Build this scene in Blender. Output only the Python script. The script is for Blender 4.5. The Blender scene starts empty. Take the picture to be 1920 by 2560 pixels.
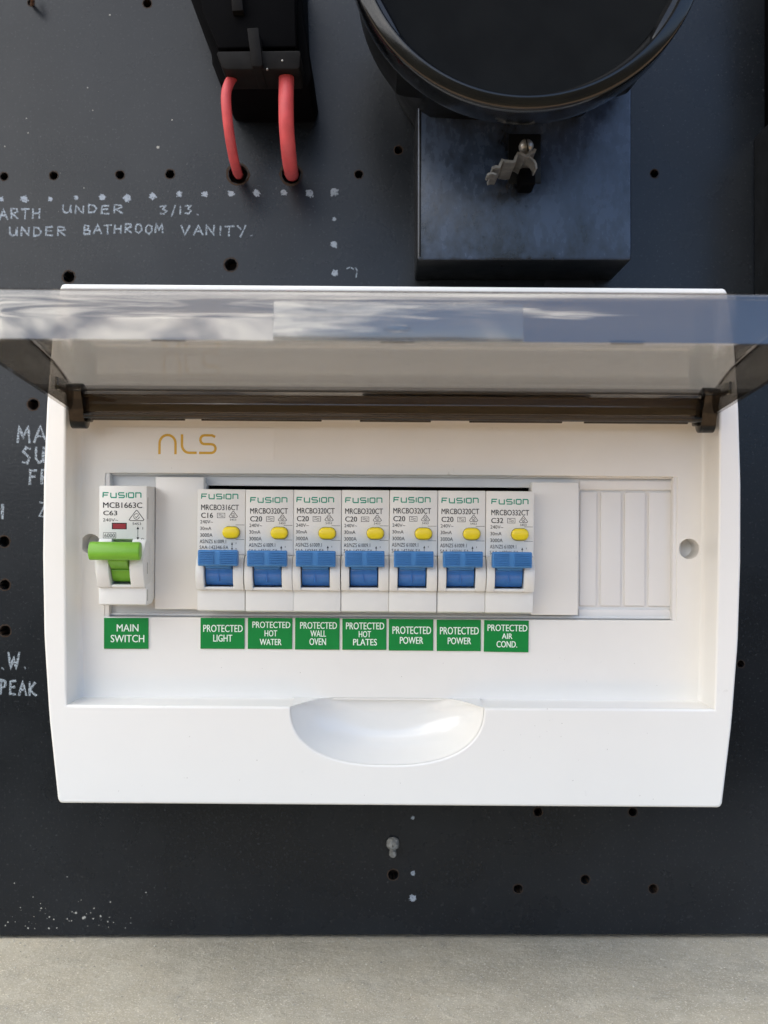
import bpy, bmesh, math, random
from mathutils import Vector, Matrix, noise

random.seed(7)
R = math.radians
scene = bpy.context.scene
COL = scene.collection
S = 0.001                      # the script works in millimetres
F = 2650.0                     # focal length in photograph pixels
D = 455.0                      # camera to backing board, mm

# ---------------------------------------------------------------- camera
cam = bpy.data.cameras.new('camera')
cam.sensor_fit = 'VERTICAL'
cam.sensor_height = 36.0
cam.sensor_width = 27.0
cam.lens = F / 2560.0 * 36.0
cam.clip_start = 0.01
cam.clip_end = 200
cam.dof.use_dof = True
cam.dof.focus_distance = 0.398
cam.dof.aperture_fstop = 15.0
camo = bpy.data.objects.new('camera', cam)
camo.location = (0, -D * S, 0)
camo.rotation_euler = (R(90), 0, 0)
COL.objects.link(camo)
scene.camera = camo

# ---------------------------------------------------------------- sky, sun, exposure
SUN_EL, SUN_ROT = R(54), R(24)       # the sun stands behind the wall: the board is in open shade
world = bpy.data.worlds.new('World')
scene.world = world
world.use_nodes = True
wn, wl = world.node_tree.nodes, world.node_tree.links
wn.clear()
wo = wn.new('ShaderNodeOutputWorld')
bg = wn.new('ShaderNodeBackground')
bg.inputs['Strength'].default_value = 0.10
sky = wn.new('ShaderNodeTexSky')
sky.sky_type = 'NISHITA'
sky.sun_disc = False
sky.sun_elevation = SUN_EL
sky.sun_rotation = SUN_ROT
sky.ozone_density = 4.0
sky.dust_density = 0.3
tc = wn.new('ShaderNodeTexCoord')
mp = wn.new('ShaderNodeMapping')
mp.inputs['Location'].default_value = (1.3, 0.4, 2.2)
mp.inputs['Scale'].default_value = (1.0, 1.0, 2.6)
nz = wn.new('ShaderNodeTexNoise')
nz.inputs['Scale'].default_value = 4.2
nz.inputs['Detail'].default_value = 9
nz.inputs['Roughness'].default_value = 0.6
nz.inputs['Distortion'].default_value = 0.8
sx = wn.new('ShaderNodeSeparateXYZ')
ad = wn.new('ShaderNodeMath'); ad.operation = 'MULTIPLY_ADD'      # a cloud bank towards the left of the sky
ad.inputs[1].default_value = -0.62
cr = wn.new('ShaderNodeMapRange')
cr.inputs['From Min'].default_value = 0.605
cr.inputs['From Max'].default_value = 0.77
mx = wn.new('ShaderNodeMix'); mx.data_type = 'RGBA'
nz2 = wn.new('ShaderNodeTexNoise'); nz2.inputs['Scale'].default_value = 7.5; nz2.inputs['Detail'].default_value = 9; nz2.inputs['Roughness'].default_value = .6; nz2.inputs['Distortion'].default_value = 1.1
cr2 = wn.new('ShaderNodeMapRange'); cr2.inputs['From Min'].default_value = .40; cr2.inputs['From Max'].default_value = .60
cc2 = wn.new('ShaderNodeMix'); cc2.data_type = 'RGBA'
cc2.inputs[6].default_value = (15.0, 16.5, 20.0, 1); cc2.inputs[7].default_value = (62.0, 60.5, 58.0, 1)   # cloud folds: shaded and sunlit
wl.new(mp.outputs['Vector'], nz2.inputs['Vector']); wl.new(nz2.outputs['Fac'], cr2.inputs['Value']); wl.new(cr2.outputs['Result'], cc2.inputs[0])
wl.new(cc2.outputs[2], mx.inputs[7])
wl.new(tc.outputs['Generated'], mp.inputs['Vector'])
wl.new(mp.outputs['Vector'], nz.inputs['Vector'])
wl.new(tc.outputs['Generated'], sx.inputs[0])
wl.new(sx.outputs['X'], ad.inputs[0])
hz = wn.new('ShaderNodeMath'); hz.operation = 'MULTIPLY_ADD'; hz.inputs[1].default_value = 0.42   # cloud thickens overhead, blue gaps lower down
wl.new(sx.outputs['Z'], hz.inputs[0]); wl.new(nz.outputs['Fac'], hz.inputs[2]); wl.new(hz.outputs[0], ad.inputs[2])
wl.new(ad.outputs[0], cr.inputs['Value'])
wl.new(cr.outputs['Result'], mx.inputs[0])
veil = wn.new('ShaderNodeMix'); veil.data_type = 'RGBA'; veil.blend_type = 'ADD'; veil.inputs[0].default_value = 1.0
veil.inputs[7].default_value = (4.6, 6.8, 11.6, 1)               # thin even high haze over the blue
wl.new(sky.outputs['Color'], veil.inputs[6])
wl.new(veil.outputs[2], mx.inputs[6])
wl.new(mx.outputs[2], bg.inputs['Color'])
wl.new(bg.outputs[0], wo.inputs[0])

sun = bpy.data.lights.new('sun', 'SUN')
sun.energy = 4.5
sun.angle = R(0.6)
sun.color = (1.0, 0.90, 0.76)
suno = bpy.data.objects.new('sun', sun)
sd = Vector((math.sin(SUN_ROT) * math.cos(SUN_EL), math.cos(SUN_ROT) * math.cos(SUN_EL), math.sin(SUN_EL)))
suno.rotation_euler = sd.to_track_quat('Z', 'Y').to_euler()
suno.location = sd * 5
COL.objects.link(suno)

scene.view_settings.view_transform = 'Standard'
scene.view_settings.look = 'None'
scene.view_settings.exposure = -0.26
scene.view_settings.gamma = 1.0
scene.cycles.transparent_max_bounces = 24
scene.cycles.max_bounces = 10

# ---------------------------------------------------------------- helpers
def P(px, py, d=D):
    """point seen at a pixel of the photograph, d mm in front of the lens; millimetres"""
    return Vector(((px - 960) * d / F, d - D, (1280 - py) * d / F))

def X(px, d): return (px - 960) * d / F
def Z(py, d): return (1280 - py) * d / F
def Y(d): return d - D

LOC = {}
def wloc(o):
    return LOC.get(o.name, Vector((0, 0, 0))) if o else Vector((0, 0, 0))

def tag(o, label=None, cat=None, group=None, kind=None):
    if label: o['label'] = label
    if cat: o['category'] = cat
    if group: o['group'] = group
    if kind: o['kind'] = kind
    return o

def thing(name, loc, label, cat, group=None, rot=0.0):
    o = bpy.data.objects.new(name, None)
    o.empty_display_size = 0.01
    COL.objects.link(o)
    o.location = Vector(loc) * S
    o.rotation_euler = (0, R(rot), 0)
    LOC[o.name] = Vector(loc)
    return tag(o, label, cat, group)

class MB:
    def __init__(s): s.v = []; s.f = []
    def add(s, v, f):
        n = len(s.v)
        s.v += [Vector(p) for p in v]
        s.f += [tuple(i + n for i in q) for q in f]
        return s
    def bm(s, b):
        b.verts.index_update()
        s.add([v.co.copy() for v in b.verts], [[v.index for v in f.verts] for f in b.faces])
        b.free(); return s
    def box(s, x0, x1, y0, y1, z0, z1, r=0.0, seg=2):
        b = bmesh.new()
        bmesh.ops.create_cube(b, size=1)
        for v in b.verts:
            v.co = Vector(((x0 + x1) / 2 + v.co.x * (x1 - x0), (y0 + y1) / 2 + v.co.y * (y1 - y0), (z0 + z1) / 2 + v.co.z * (z1 - z0)))
        if r > 0:
            bmesh.ops.bevel(b, geom=b.edges[:], offset=r, segments=seg, affect='EDGES', profile=0.5)
        return s.bm(b)
    def prism(s, poly, x0, x1, r=0.0, seg=2, axis='x'):
        """poly: (y,z) points extruded along x, or (x,z) points extruded along y"""
        b = bmesh.new()
        if axis == 'x':
            a = [b.verts.new((x0, p[0], p[1])) for p in poly]
            c = [b.verts.new((x1, p[0], p[1])) for p in poly]
        else:
            a = [b.verts.new((p[0], x0, p[1])) for p in poly]
            c = [b.verts.new((p[0], x1, p[1])) for p in poly]
        n = len(poly)
        b.faces.new(a); b.faces.new(c[::-1])
        for i in range(n):
            b.faces.new((a[i], c[i], c[(i + 1) % n], a[(i + 1) % n]))
        bmesh.ops.recalc_face_normals(b, faces=b.faces[:])
        if r > 0:
            b.normal_update()
            ed = [e for e in b.edges if len(e.link_faces) == 2 and e.calc_face_angle(0) > R(28)]
            bmesh.ops.bevel(b, geom=ed, offset=r, segments=seg, affect='EDGES', profile=0.5, clamp_overlap=True)
        bmesh.ops.recalc_face_normals(b, faces=b.faces[:])
        return s.bm(b)
    def lathe(s, c, prof, n=64, close=True):
        """profile of (radius, y) about the y axis through c=(x,z)"""
        v = []; f = []
        for (r, y) in prof:
            for i in range(n):
                a = 2 * math.pi * i / n
                v.append((c[0] + r * math.cos(a), y, c[1] + r * math.sin(a)))
        m = len(prof)
        for j in range(m - 1):
            for i in range(n):
                k = (i + 1) % n
                f.append((j * n + i, j * n + k, (j + 1) * n + k, (j + 1) * n + i))
        if close:
            f.append(tuple(range(n))[::-1]); f.append(tuple((m - 1) * n + i for i in range(n)))
        return s.add(v, f)
    def tube(s, pts, rad, n=10, flat=1.0, caps=True):
        """tube along points; flat squeezes it along y (ink and chalk lines)"""
        pts = [Vector(p) for p in pts]
        if not hasattr(rad, '__len__'): rad = [rad] * len(pts)
        v = []; f = []
        up = None
        for i, p in enumerate(pts):
            if i == 0: t = pts[1] - p
            elif i == len(pts) - 1: t = p - pts[i - 1]
            else:
                a = (p - pts[i - 1]).normalized(); b_ = (pts[i + 1] - p).normalized()
                t = a + b_
                if t.length < 0.2: t = b_
            t.normalize()
            if flat < 1:
                u = Vector((0, 1, 0)); w = t.cross(u).normalized()
                k = 1.0
                if 0 < i < len(pts) - 1:
                    k = min(1.6, 1 / max(0.3, abs(t.dot((pts[i + 1] - p).normalized()))))
                for j in range(n):
                    an = 2 * math.pi * j / n
                    v.append(p + w * (math.cos(an) * rad[i] * k) + u * (math.sin(an) * rad[i] * flat))
            else:
                if up is None:
                    up = Vector((1, 0, 0)) if abs(t.x) < 0.8 else Vector((0, 0, 1))
                w = t.cross(up).normalized(); up = w.cross(t).normalized()
                for j in range(n):
                    an = 2 * math.pi * j / n
                    v.append(p + w * (math.cos(an) * rad[i]) + up * (math.sin(an) * rad[i]))
        for i in range(len(pts) - 1):
            for j in range(n):
                k = (j + 1) % n
                f.append((i * n + j, i * n + k, (i + 1) * n + k, (i + 1) * n + j))
        if caps:
            f.append(tuple(range(n))[::-1]); f.append(tuple((len(pts) - 1) * n + j for j in range(n)))
        return s.add(v, f)
    def disc(s, c, r, n=14, lump=0.0, h=0.08):
        """small raised blot on a plane y=c.y"""
        v = [(c[0], c[1] - h, c[2])]; f = []
        for i in range(n):
            a = 2 * math.pi * i / n
            q = r * (1 + lump * (random.random() - .5))
            v.append((c[0] + q * math.cos(a), c[1] + 0.01, c[2] + q * math.sin(a)))
        for i in range(n):
            f.append((0, 1 + (i + 1) % n, 1 + i))
        return s.add(v, f)
    def build(s, name, mat, parent=None, angle=35, smooth=True, recalc=True, origin=None):
        base = wloc(parent) if parent else (Vector(origin) if origin is not None else Vector((0, 0, 0)))
        me = bpy.data.meshes.new(name)
        me.from_pydata([(p - base) * S for p in s.v], [], s.f)
        if recalc:
            b = bmesh.new(); b.from_mesh(me)
            bmesh.ops.recalc_face_normals(b, faces=b.faces[:])
            b.to_mesh(me); b.free()
        me.materials.append(mat)
        if smooth:
            me.shade_smooth(); me.set_sharp_from_angle(angle=R(angle))
        return link(name, me, parent, base)

def link(name, me, parent, base):
    o = bpy.data.objects.new(name, me)
    COL.objects.link(o)
    if parent: o.parent = parent
    else: o.location = base * S
    LOC[o.name] = base
    return o

def solid(loops, d_front, thick, bevel=0.0, seg=3):
    """plate cut from closed (x,z) loops (first is outline, others are holes), front face at d_front"""
    cu = bpy.data.curves.new('tmp', 'CURVE')
    cu.dimensions = '2D'; cu.fill_mode = 'BOTH'
    cu.extrude = thick / 2 - bevel; cu.bevel_depth = bevel; cu.bevel_resolution = seg - 1
    cu.offset = -bevel
    for L in loops:
        sp = cu.splines.new('POLY'); sp.points.add(len(L) - 1)
        for i, p in enumerate(L): sp.points[i].co = (p[0], p[1], 0, 1)
        sp.use_cyclic_u = True
    ob = bpy.data.objects.new('tmp', cu)
    me = bpy.data.meshes.new_from_object(ob)
    yc = Y(d_front) + thick / 2
    v = [Vector((p.co.x, yc - p.co.z, p.co.y)) for p in me.vertices]
    f = [tuple(q.vertices) for q in me.polygons]
    bpy.data.objects.remove(ob); bpy.data.curves.remove(cu); bpy.data.meshes.remove(me)
    return v, f

TXT = {}
def text(s, x0, x1, z0, z1, y, t=0.05):
    """letters fitted into the rectangle x0..x1, z0..z1 on the plane y (raised by t)"""
    if s not in TXT:
        cu = bpy.data.curves.new('tmp', 'FONT'); cu.body = s; cu.size = 10; cu.resolution_u = 3; cu.offset = 0.0
        ob = bpy.data.objects.new('tmp', cu)
        me = bpy.data.meshes.new_from_object(ob)
        TXT[s] = ([p.co.copy() for p in me.vertices], [tuple(q.vertices) for q in me.polygons])
        bpy.data.objects.remove(ob); bpy.data.curves.remove(cu); bpy.data.meshes.remove(me)
    v, f = TXT[s]
    a0 = min(p.x for p in v); a1 = max(p.x for p in v); b0 = min(p.y for p in v); b1 = max(p.y for p in v)
    return [Vector((x0 + (p.x - a0) / max(a1 - a0, 1e-6) * (x1 - x0), y - t, z0 + (p.y - b0) / max(b1 - b0, 1e-6) * (z1 - z0))) for p in v], f

def rrect(x0, x1, z0, z1, r, n=6):
    out = []
    for (cx, cz, a0) in ((x1 - r, z1 - r, 0), (x0 + r, z1 - r, 90), (x0 + r, z0 + r, 180), (x1 - r, z0 + r, 270)):
        for i in range(n + 1):
            a = R(a0 + 90 * i / n)
            out.append((cx + r * math.cos(a), cz + r * math.sin(a)))
    return out

def circ(x, z, r, n=28):
    return [(x + r * math.cos(2 * math.pi * i / n), z + r * math.sin(2 * math.pi * i / n)) for i in range(n)]

def spline(pts, n=8):
    pts = [Vector(p) for p in pts]; out = []
    q = [2 * pts[0] - pts[1]] + pts + [2 * pts[-1] - pts[-2]]
    for i in range(1, len(q) - 2):
        for k in range(n):
            t = k / n
            a, b, c, d = q[i - 1], q[i], q[i + 1], q[i + 2]
            out.append(0.5 * ((2 * b) + (c - a) * t + (2 * a - 5 * b + 4 * c - d) * t * t + (3 * b - a - 3 * c + d) * t ** 3))
    out.append(pts[-1]); return out

# ---------------------------------------------------------------- materials
def mat(name, col, rough=0.5, spec=0.5, metal=0.0, bump=0.0, bscale=400, var=0.0, vscale=60, col2=None, rvar=0.0, coat=0.0, detail=4):
    m = bpy.data.materials.new(name); m.use_nodes = True
    n, l = m.node_tree.nodes, m.node_tree.links
    b = n['Principled BSDF']
    b.inputs['Base Color'].default_value = (*col, 1)
    b.inputs['Roughness'].default_value = rough
    b.inputs['Specular IOR Level'].default_value = spec
    b.inputs['Metallic'].default_value = metal
    b.inputs['Coat Weight'].default_value = coat
    b.inputs['Coat Roughness'].default_value = 0.08
    t = n.new('ShaderNodeTexCoord')
    if var > 0 or col2:
        z = n.new('ShaderNodeTexNoise'); z.inputs['Scale'].default_value = vscale; z.inputs['Detail'].default_value = detail + 2
        z.inputs['Roughness'].default_value = 0.6
        l.new(t.outputs['Object'], z.inputs['Vector'])
        x = n.new('ShaderNodeMix'); x.data_type = 'RGBA'
        c2 = col2 or tuple(min(1, c * (1 - var)) for c in col)
        x.inputs[6].default_value = (*col, 1); x.inputs[7].default_value = (*c2, 1)
        r = n.new('ShaderNodeMapRange'); r.interpolation_type = 'SMOOTHERSTEP'; r.inputs['From Min'].default_value = 0.3; r.inputs['From Max'].default_value = 0.7
        l.new(z.outputs['Fac'], r.inputs['Value']); l.new(r.outputs[0], x.inputs[0])
        l.new(x.outputs[2], b.inputs['Base Color'])
        if rvar:
            q = n.new('ShaderNodeMapRange'); q.inputs['To Min'].default_value = rough - rvar; q.inputs['To Max'].default_value = rough + rvar
            l.new(z.outputs['Fac'], q.inputs['Value']); q.inputs['From Min'].default_value = .3; q.inputs['From Max'].default_value = .7
            l.new(q.outputs[0], b.inputs['Roughness'])
    if bump > 0:
        z2 = n.new('ShaderNodeTexNoise'); z2.inputs['Scale'].default_value = bscale; z2.inputs['Detail'].default_value = detail
        l.new(t.outputs['Object'], z2.inputs['Vector'])
        bp = n.new('ShaderNodeBump'); bp.inputs['Strength'].default_value = 1.0; bp.inputs['Distance'].default_value = bump * S
        l.new(z2.outputs['Fac'], bp.inputs['Height']); l.new(bp.outputs[0], b.inputs['Normal'])
    return m

def nodes(m): return m.node_tree.nodes, m.node_tree.links

def scuff(m, amt=.35):
    n, l = nodes(m); b = n['Principled BSDF']; t = n.new('ShaderNodeTexCoord')
    src = b.inputs['Base Color'].links[0].from_socket
    z = n.new('ShaderNodeTexNoise'); z.inputs['Scale'].default_value = 130; z.inputs['Detail'].default_value = 6; z.inputs['Roughness'].default_value = .7
    z2 = n.new('ShaderNodeTexNoise'); z2.inputs['Scale'].default_value = 14; z2.inputs['Detail'].default_value = 3
    l.new(t.outputs['Object'], z.inputs['Vector']); l.new(t.outputs['Object'], z2.inputs['Vector'])
    mu = n.new('ShaderNodeMath'); mu.operation = 'MULTIPLY'
    r1 = n.new('ShaderNodeMapRange'); r1.inputs['From Min'].default_value = .64; r1.inputs['From Max'].default_value = .74
    r2 = n.new('ShaderNodeMapRange'); r2.inputs['From Min'].default_value = .50; r2.inputs['From Max'].default_value = .66; r2.inputs['To Max'].default_value = amt
    l.new(z.outputs['Fac'], r1.inputs['Value']); l.new(z2.outputs['Fac'], r2.inputs['Value'])
    l.new(r1.outputs[0], mu.inputs[0]); l.new(r2.outputs[0], mu.inputs[1])
    x = n.new('ShaderNodeMix'); x.data_type = 'RGBA'; x.inputs[7].default_value = (.33, .30, .25, 1)
    l.new(mu.outputs[0], x.inputs[0]); l.new(src, x.inputs[6]); l.new(x.outputs[2], b.inputs['Base Color'])



M = {}
M['white'] = mat('white_gloss_plastic', (0.80, 0.785, 0.745), 0.24, 0.5, var=0.02, vscale=12, bump=0.006, bscale=40)
M['cover'] = mat('white_satin_plastic', (0.80, 0.78, 0.735), 0.36, 0.5, var=0.03, vscale=30, rvar=0.05, bump=0.02, bscale=300)
M['blank'] = mat('white_blank_plastic', (0.77, 0.76, 0.74), 0.4, 0.45, var=0.02, vscale=50)
M['breaker'] = mat('breaker_grey_white_plastic', (0.72, 0.725, 0.70), 0.45, 0.4, var=0.03, vscale=120, bump=0.015, bscale=900)
M['blue'] = mat('blue_handle_plastic', (0.055, 0.22, 0.52), 0.38, 0.45, var=0.12, vscale=200)
M['blue_drum'] = mat('blue_drum_plastic', (0.04, 0.17, 0.48), 0.22, 0.5, var=0.1, vscale=150)
M['green'] = mat('lime_green_plastic', (0.17, 0.42, 0.03), 0.35, 0.45, var=0.1, vscale=150)
M['yellow'] = mat('yellow_button_plastic', (0.85, 0.67, 0.015), 0.28, 0.5, var=0.05, vscale=200)
M['red'] = mat('red_flag_plastic', (0.28, 0.012, 0.018), 0.3)
for k_ in ('white', 'cover', 'breaker'): scuff(M[k_], .6)
M['ink'] = mat('black_ink', (0.018, 0.020, 0.022), 0.6, 0.2)
M['ink_green'] = mat('green_ink', (0.012, 0.26, 0.17), 0.5, 0.3)
M['ink_white'] = mat('white_engraving', (0.78, 0.88, 0.78), 0.5, 0.3)
M['gold'] = mat('gold_ink', (0.66, 0.40, 0.04), 0.4, 0.4)
M['sticker'] = mat('green_sticker', (0.005, 0.225, 0.042), 0.5, 0.22, var=0.08, vscale=90)
M['sticker_edge'] = mat('sticker_core_white', (0.7, 0.78, 0.7), 0.5)
M['clear'] = mat('label_film', (0.80, 0.78, 0.735), 0.34, 0.5)
M['dark'] = mat('dark_cavity', (0.006, 0.006, 0.007), 0.8, 0.1)
M['rust'] = mat('hole_edge', (0.05, 0.034, 0.024), 0.9, 0.1)
M['rim'] = mat('polished_black_bakelite', (0.005, 0.0055, 0.0065), 0.14, 0.5, var=0.3, vscale=80, rvar=0.06, bump=0.02, bscale=250)
M['bakelite'] = mat('black_bakelite', (0.004, 0.0045, 0.005), 0.34, 0.28, var=0.3, vscale=80, rvar=0.08, bump=0.03, bscale=250)
M['window'] = mat('dark_meter_window', (0.006, 0.0065, 0.0065), 0.3, 0.05, var=0.3, vscale=60)
M['fuse'] = mat('matt_black_bakelite', (0.002, 0.002, 0.0025), 0.65, 0.04, var=0.3, vscale=90, bump=0.04, bscale=300)
M['fuse_grey'] = mat('worn_brown_black_plastic', (0.010, 0.0095, 0.0095), 0.6, 0.09, var=0.4, vscale=120, bump=0.04, bscale=400)
M['cable'] = mat('faded_red_sheath', (0.62, 0.085, 0.09), 0.48, 0.4, var=0.18, vscale=120, bump=0.04, bscale=200)
M['tin'] = mat('dull_galvanised_steel', (0.42, 0.40, 0.36), 0.42, 0.5, metal=0.75, var=0.35, vscale=250, bump=0.04, bscale=600)
M['zinc'] = mat('corroded_zinc', (0.33, 0.33, 0.31), 0.7, 0.4, metal=0.3, var=0.5, vscale=500, bump=0.25, bscale=900)
M['wall'] = mat('rendered_wall', (0.30, 0.28, 0.25), 0.9, 0.2, var=0.2, vscale=20)

# worn meter box face: black bakelite bleached to blue grey in patches
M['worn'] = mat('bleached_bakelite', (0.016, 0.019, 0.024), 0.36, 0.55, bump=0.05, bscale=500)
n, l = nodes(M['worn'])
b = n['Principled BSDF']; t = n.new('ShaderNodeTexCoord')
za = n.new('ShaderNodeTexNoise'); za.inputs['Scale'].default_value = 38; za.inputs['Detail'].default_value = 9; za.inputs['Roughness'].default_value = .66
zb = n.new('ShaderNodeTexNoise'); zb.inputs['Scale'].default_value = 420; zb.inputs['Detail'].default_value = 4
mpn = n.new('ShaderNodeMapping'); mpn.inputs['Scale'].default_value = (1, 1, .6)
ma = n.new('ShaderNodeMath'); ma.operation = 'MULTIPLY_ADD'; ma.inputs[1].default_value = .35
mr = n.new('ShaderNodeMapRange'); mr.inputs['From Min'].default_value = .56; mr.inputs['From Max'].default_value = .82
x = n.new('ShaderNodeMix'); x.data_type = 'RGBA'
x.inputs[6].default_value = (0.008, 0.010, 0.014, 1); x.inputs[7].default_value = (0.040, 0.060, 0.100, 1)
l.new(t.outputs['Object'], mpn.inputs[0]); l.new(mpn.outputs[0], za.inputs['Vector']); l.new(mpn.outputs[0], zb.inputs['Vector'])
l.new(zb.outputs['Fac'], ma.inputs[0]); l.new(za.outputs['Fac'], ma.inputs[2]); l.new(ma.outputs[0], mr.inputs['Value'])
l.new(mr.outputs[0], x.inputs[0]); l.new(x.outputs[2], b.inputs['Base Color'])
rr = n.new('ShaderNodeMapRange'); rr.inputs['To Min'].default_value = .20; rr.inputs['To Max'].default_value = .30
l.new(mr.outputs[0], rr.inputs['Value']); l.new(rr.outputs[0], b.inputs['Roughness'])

# backing board: matt black sheet, fine grain, dust, faint smears
M['board'] = mat('black_board', (0.020, 0.023, 0.027), 0.28, 0.34)
n, l = nodes(M['board'])
b = n['Principled BSDF']; t = n.new('ShaderNodeTexCoord')
def NZ(scale, det, rough=.6, vec=None, dist=0):
    z = n.new('ShaderNodeTexNoise'); z.inputs['Scale'].default_value = scale; z.inputs['Detail'].default_value = det
    z.inputs['Roughness'].default_value = rough; z.inputs['Distortion'].default_value = dist
    l.new(vec or t.outputs['Object'], z.inputs['Vector']); return z.outputs['Fac']
def MR(v, a, b_, c=0., d=1.):
    r = n.new('ShaderNodeMapRange'); r.inputs['From Min'].default_value = a; r.inputs['From Max'].default_value = b_
    r.inputs['To Min'].default_value = c; r.inputs['To Max'].default_value = d
    l.new(v, r.inputs['Value']); return r.outputs[0]
def MIX(fac, a, c):
    q = n.new('ShaderNodeMix'); q.data_type = 'RGBA'
    l.new(fac, q.inputs[0])
    for i, k in ((6, a), (7, c)):
        if isinstance(k, tuple): q.inputs[i].default_value = (*k, 1)
        else: l.new(k, q.inputs[i])
    return q.outputs[2]
c1 = MIX(MR(NZ(9, 6), .4, .66), (0.006, 0.008, 0.011), (0.013, 0.016, 0.020))
c1 = MIX(MR(NZ(900, 3), .60, .78, 0, .55), c1, (0.10, 0.105, 0.11))
c1 = MIX(MR(NZ(42, 9, .75, dist=.6), .66, .80, 0, .35), c1, (0.12, 0.13, 0.14))
l.new(c1, b.inputs['Base Color'])
l.new(MR(NZ(16, 8), .3, .7, .21, .33), b.inputs['Roughness'])
bp = n.new('ShaderNodeBump'); bp.inputs['Strength'].default_value = .7; bp.inputs['Distance'].default_value = 0.00005
l.new(NZ(700, 4), bp.inputs['Height']); l.new(bp.outputs[0], b.inputs['Normal'])

# concrete
M['concrete'] = mat('worn_concrete', (0.4, 0.38, 0.33), 0.85, 0.3)
n, l = nodes(M['concrete'])
b = n['Principled BSDF']; t = n.new('ShaderNodeTexCoord')
c1 = MIX(MR(NZ(14, 8, .6, dist=.3), .38, .64), (0.47, 0.42, 0.32), (0.37, 0.34, 0.27))
c1 = MIX(MR(NZ(60, 9, .75), .48, .66, 0, .8), c1, (0.52, 0.48, 0.385))
c1 = MIX(MR(NZ(26, 9, .7, dist=1.), .56, .72, 0, .6), c1, (0.27, 0.25, 0.21))
c1 = MIX(MR(NZ(520, 3), .60, .74, 0, .8), c1, (0.58, 0.55, 0.47))
c1 = MIX(MR(NZ(1500, 3, .6), .57, .70, 0, 1), c1, (0.80, 0.75, 0.62))
c1 = MIX(MR(NZ(480, 4, vec=None, dist=.4), .20, .36, .8, 0), c1, (0.14, 0.12, 0.10))
c1 = MIX(MR(NZ(1300, 3), .24, .38, .6, 0), c1, (0.22, 0.19, 0.15))
l.new(c1, b.inputs['Base Color'])
bp = n.new('ShaderNodeBump'); bp.inputs['Strength'].default_value = 1; bp.inputs['Distance'].default_value = 0.0007
l.new(NZ(320, 9, .7), bp.inputs['Height']); l.new(bp.outputs[0], b.inputs['Normal'])

# silver marker pen: broken up, lets the board show
M['marker'] = mat('silver_marker', (0.40, 0.46, 0.52), 0.5, 0.4)
n, l = nodes(M['marker'])
b = n['Principled BSDF']; t = n.new('ShaderNodeTexCoord')
l.new(MR(NZ(1500, 3, .7), .36, .62, .12, .9), b.inputs['Alpha'])

M['dot'] = mat('silver_marker_blob', (0.29, 0.33, 0.38), 0.5, 0.4)
n, l = nodes(M['dot']); b = n['Principled BSDF']; t = n.new('ShaderNodeTexCoord')
l.new(MR(NZ(1100, 3, .7), .34, .48, .35, 1), b.inputs['Alpha'])
# tinted see-through plastic: clear tint with a Fresnel gloss on both faces
def tinted(name, tint, ior=1.5, rough=0.02, wave=0.02, haze=0.0):
    m = bpy.data.materials.new(name); m.use_nodes = True
    n, l = m.node_tree.nodes, m.node_tree.links
    n.clear()
    o = n.new('ShaderNodeOutputMaterial'); tr = n.new('ShaderNodeBsdfTransparent'); gl = n.new('ShaderNodeBsdfGlossy')
    tr.inputs['Color'].default_value = (*tint, 1); gl.inputs['Color'].default_value = (1, 1, 1, 1); gl.inputs['Roughness'].default_value = rough
    fr = n.new('ShaderNodeFresnel'); ge = n.new('ShaderNodeNewGeometry')
    mi = n.new('ShaderNodeMix'); mi.data_type = 'FLOAT'; mi.inputs[2].default_value = ior; mi.inputs[3].default_value = 1 / ior
    l.new(ge.outputs['Backfacing'], mi.inputs[0]); l.new(mi.outputs[0], fr.inputs['IOR'])
    t = n.new('ShaderNodeTexCoord'); z = n.new('ShaderNodeTexNoise'); z.inputs['Scale'].default_value = 55; z.inputs['Detail'].default_value = 2
    bp = n.new('ShaderNodeBump'); bp.inputs['Distance'].default_value = wave * S; bp.inputs['Strength'].default_value = 1
    l.new(t.outputs['Object'], z.inputs['Vector']); l.new(z.outputs['Fac'], bp.inputs['Height'])
    l.new(bp.outputs[0], gl.inputs['Normal']); l.new(bp.outputs[0], fr.inputs['Normal'])
    ms = n.new('ShaderNodeMixShader')
    l.new(fr.outputs[0], ms.inputs[0])
    if haze:
        df = n.new('ShaderNodeBsdfDiffuse'); df.inputs['Color'].default_value = (.45, .47, .5, 1)
        m2 = n.new('ShaderNodeMixShader'); m2.inputs[0].default_value = haze
        l.new(tr.outputs[0], m2.inputs[1]); l.new(df.outputs[0], m2.inputs[2]); l.new(m2.outputs[0], ms.inputs[1])
    else:
        l.new(tr.outputs[0], ms.inputs[1])
    l.new(gl.outputs[0], ms.inputs[2]); l.new(ms.outputs[0], o.inputs[0])
    return m
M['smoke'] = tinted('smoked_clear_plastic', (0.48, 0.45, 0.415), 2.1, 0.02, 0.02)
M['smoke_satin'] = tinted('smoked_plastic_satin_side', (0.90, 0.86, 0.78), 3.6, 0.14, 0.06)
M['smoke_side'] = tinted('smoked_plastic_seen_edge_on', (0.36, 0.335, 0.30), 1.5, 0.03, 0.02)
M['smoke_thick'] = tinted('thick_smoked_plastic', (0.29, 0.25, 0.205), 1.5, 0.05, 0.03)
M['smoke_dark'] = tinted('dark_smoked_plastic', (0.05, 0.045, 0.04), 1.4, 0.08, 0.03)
M['smoke_pad'] = tinted('frosted_smoked_plastic', (0.80, 0.78, 0.74), 1.9, 0.10, 0.05, haze=0.06)

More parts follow.
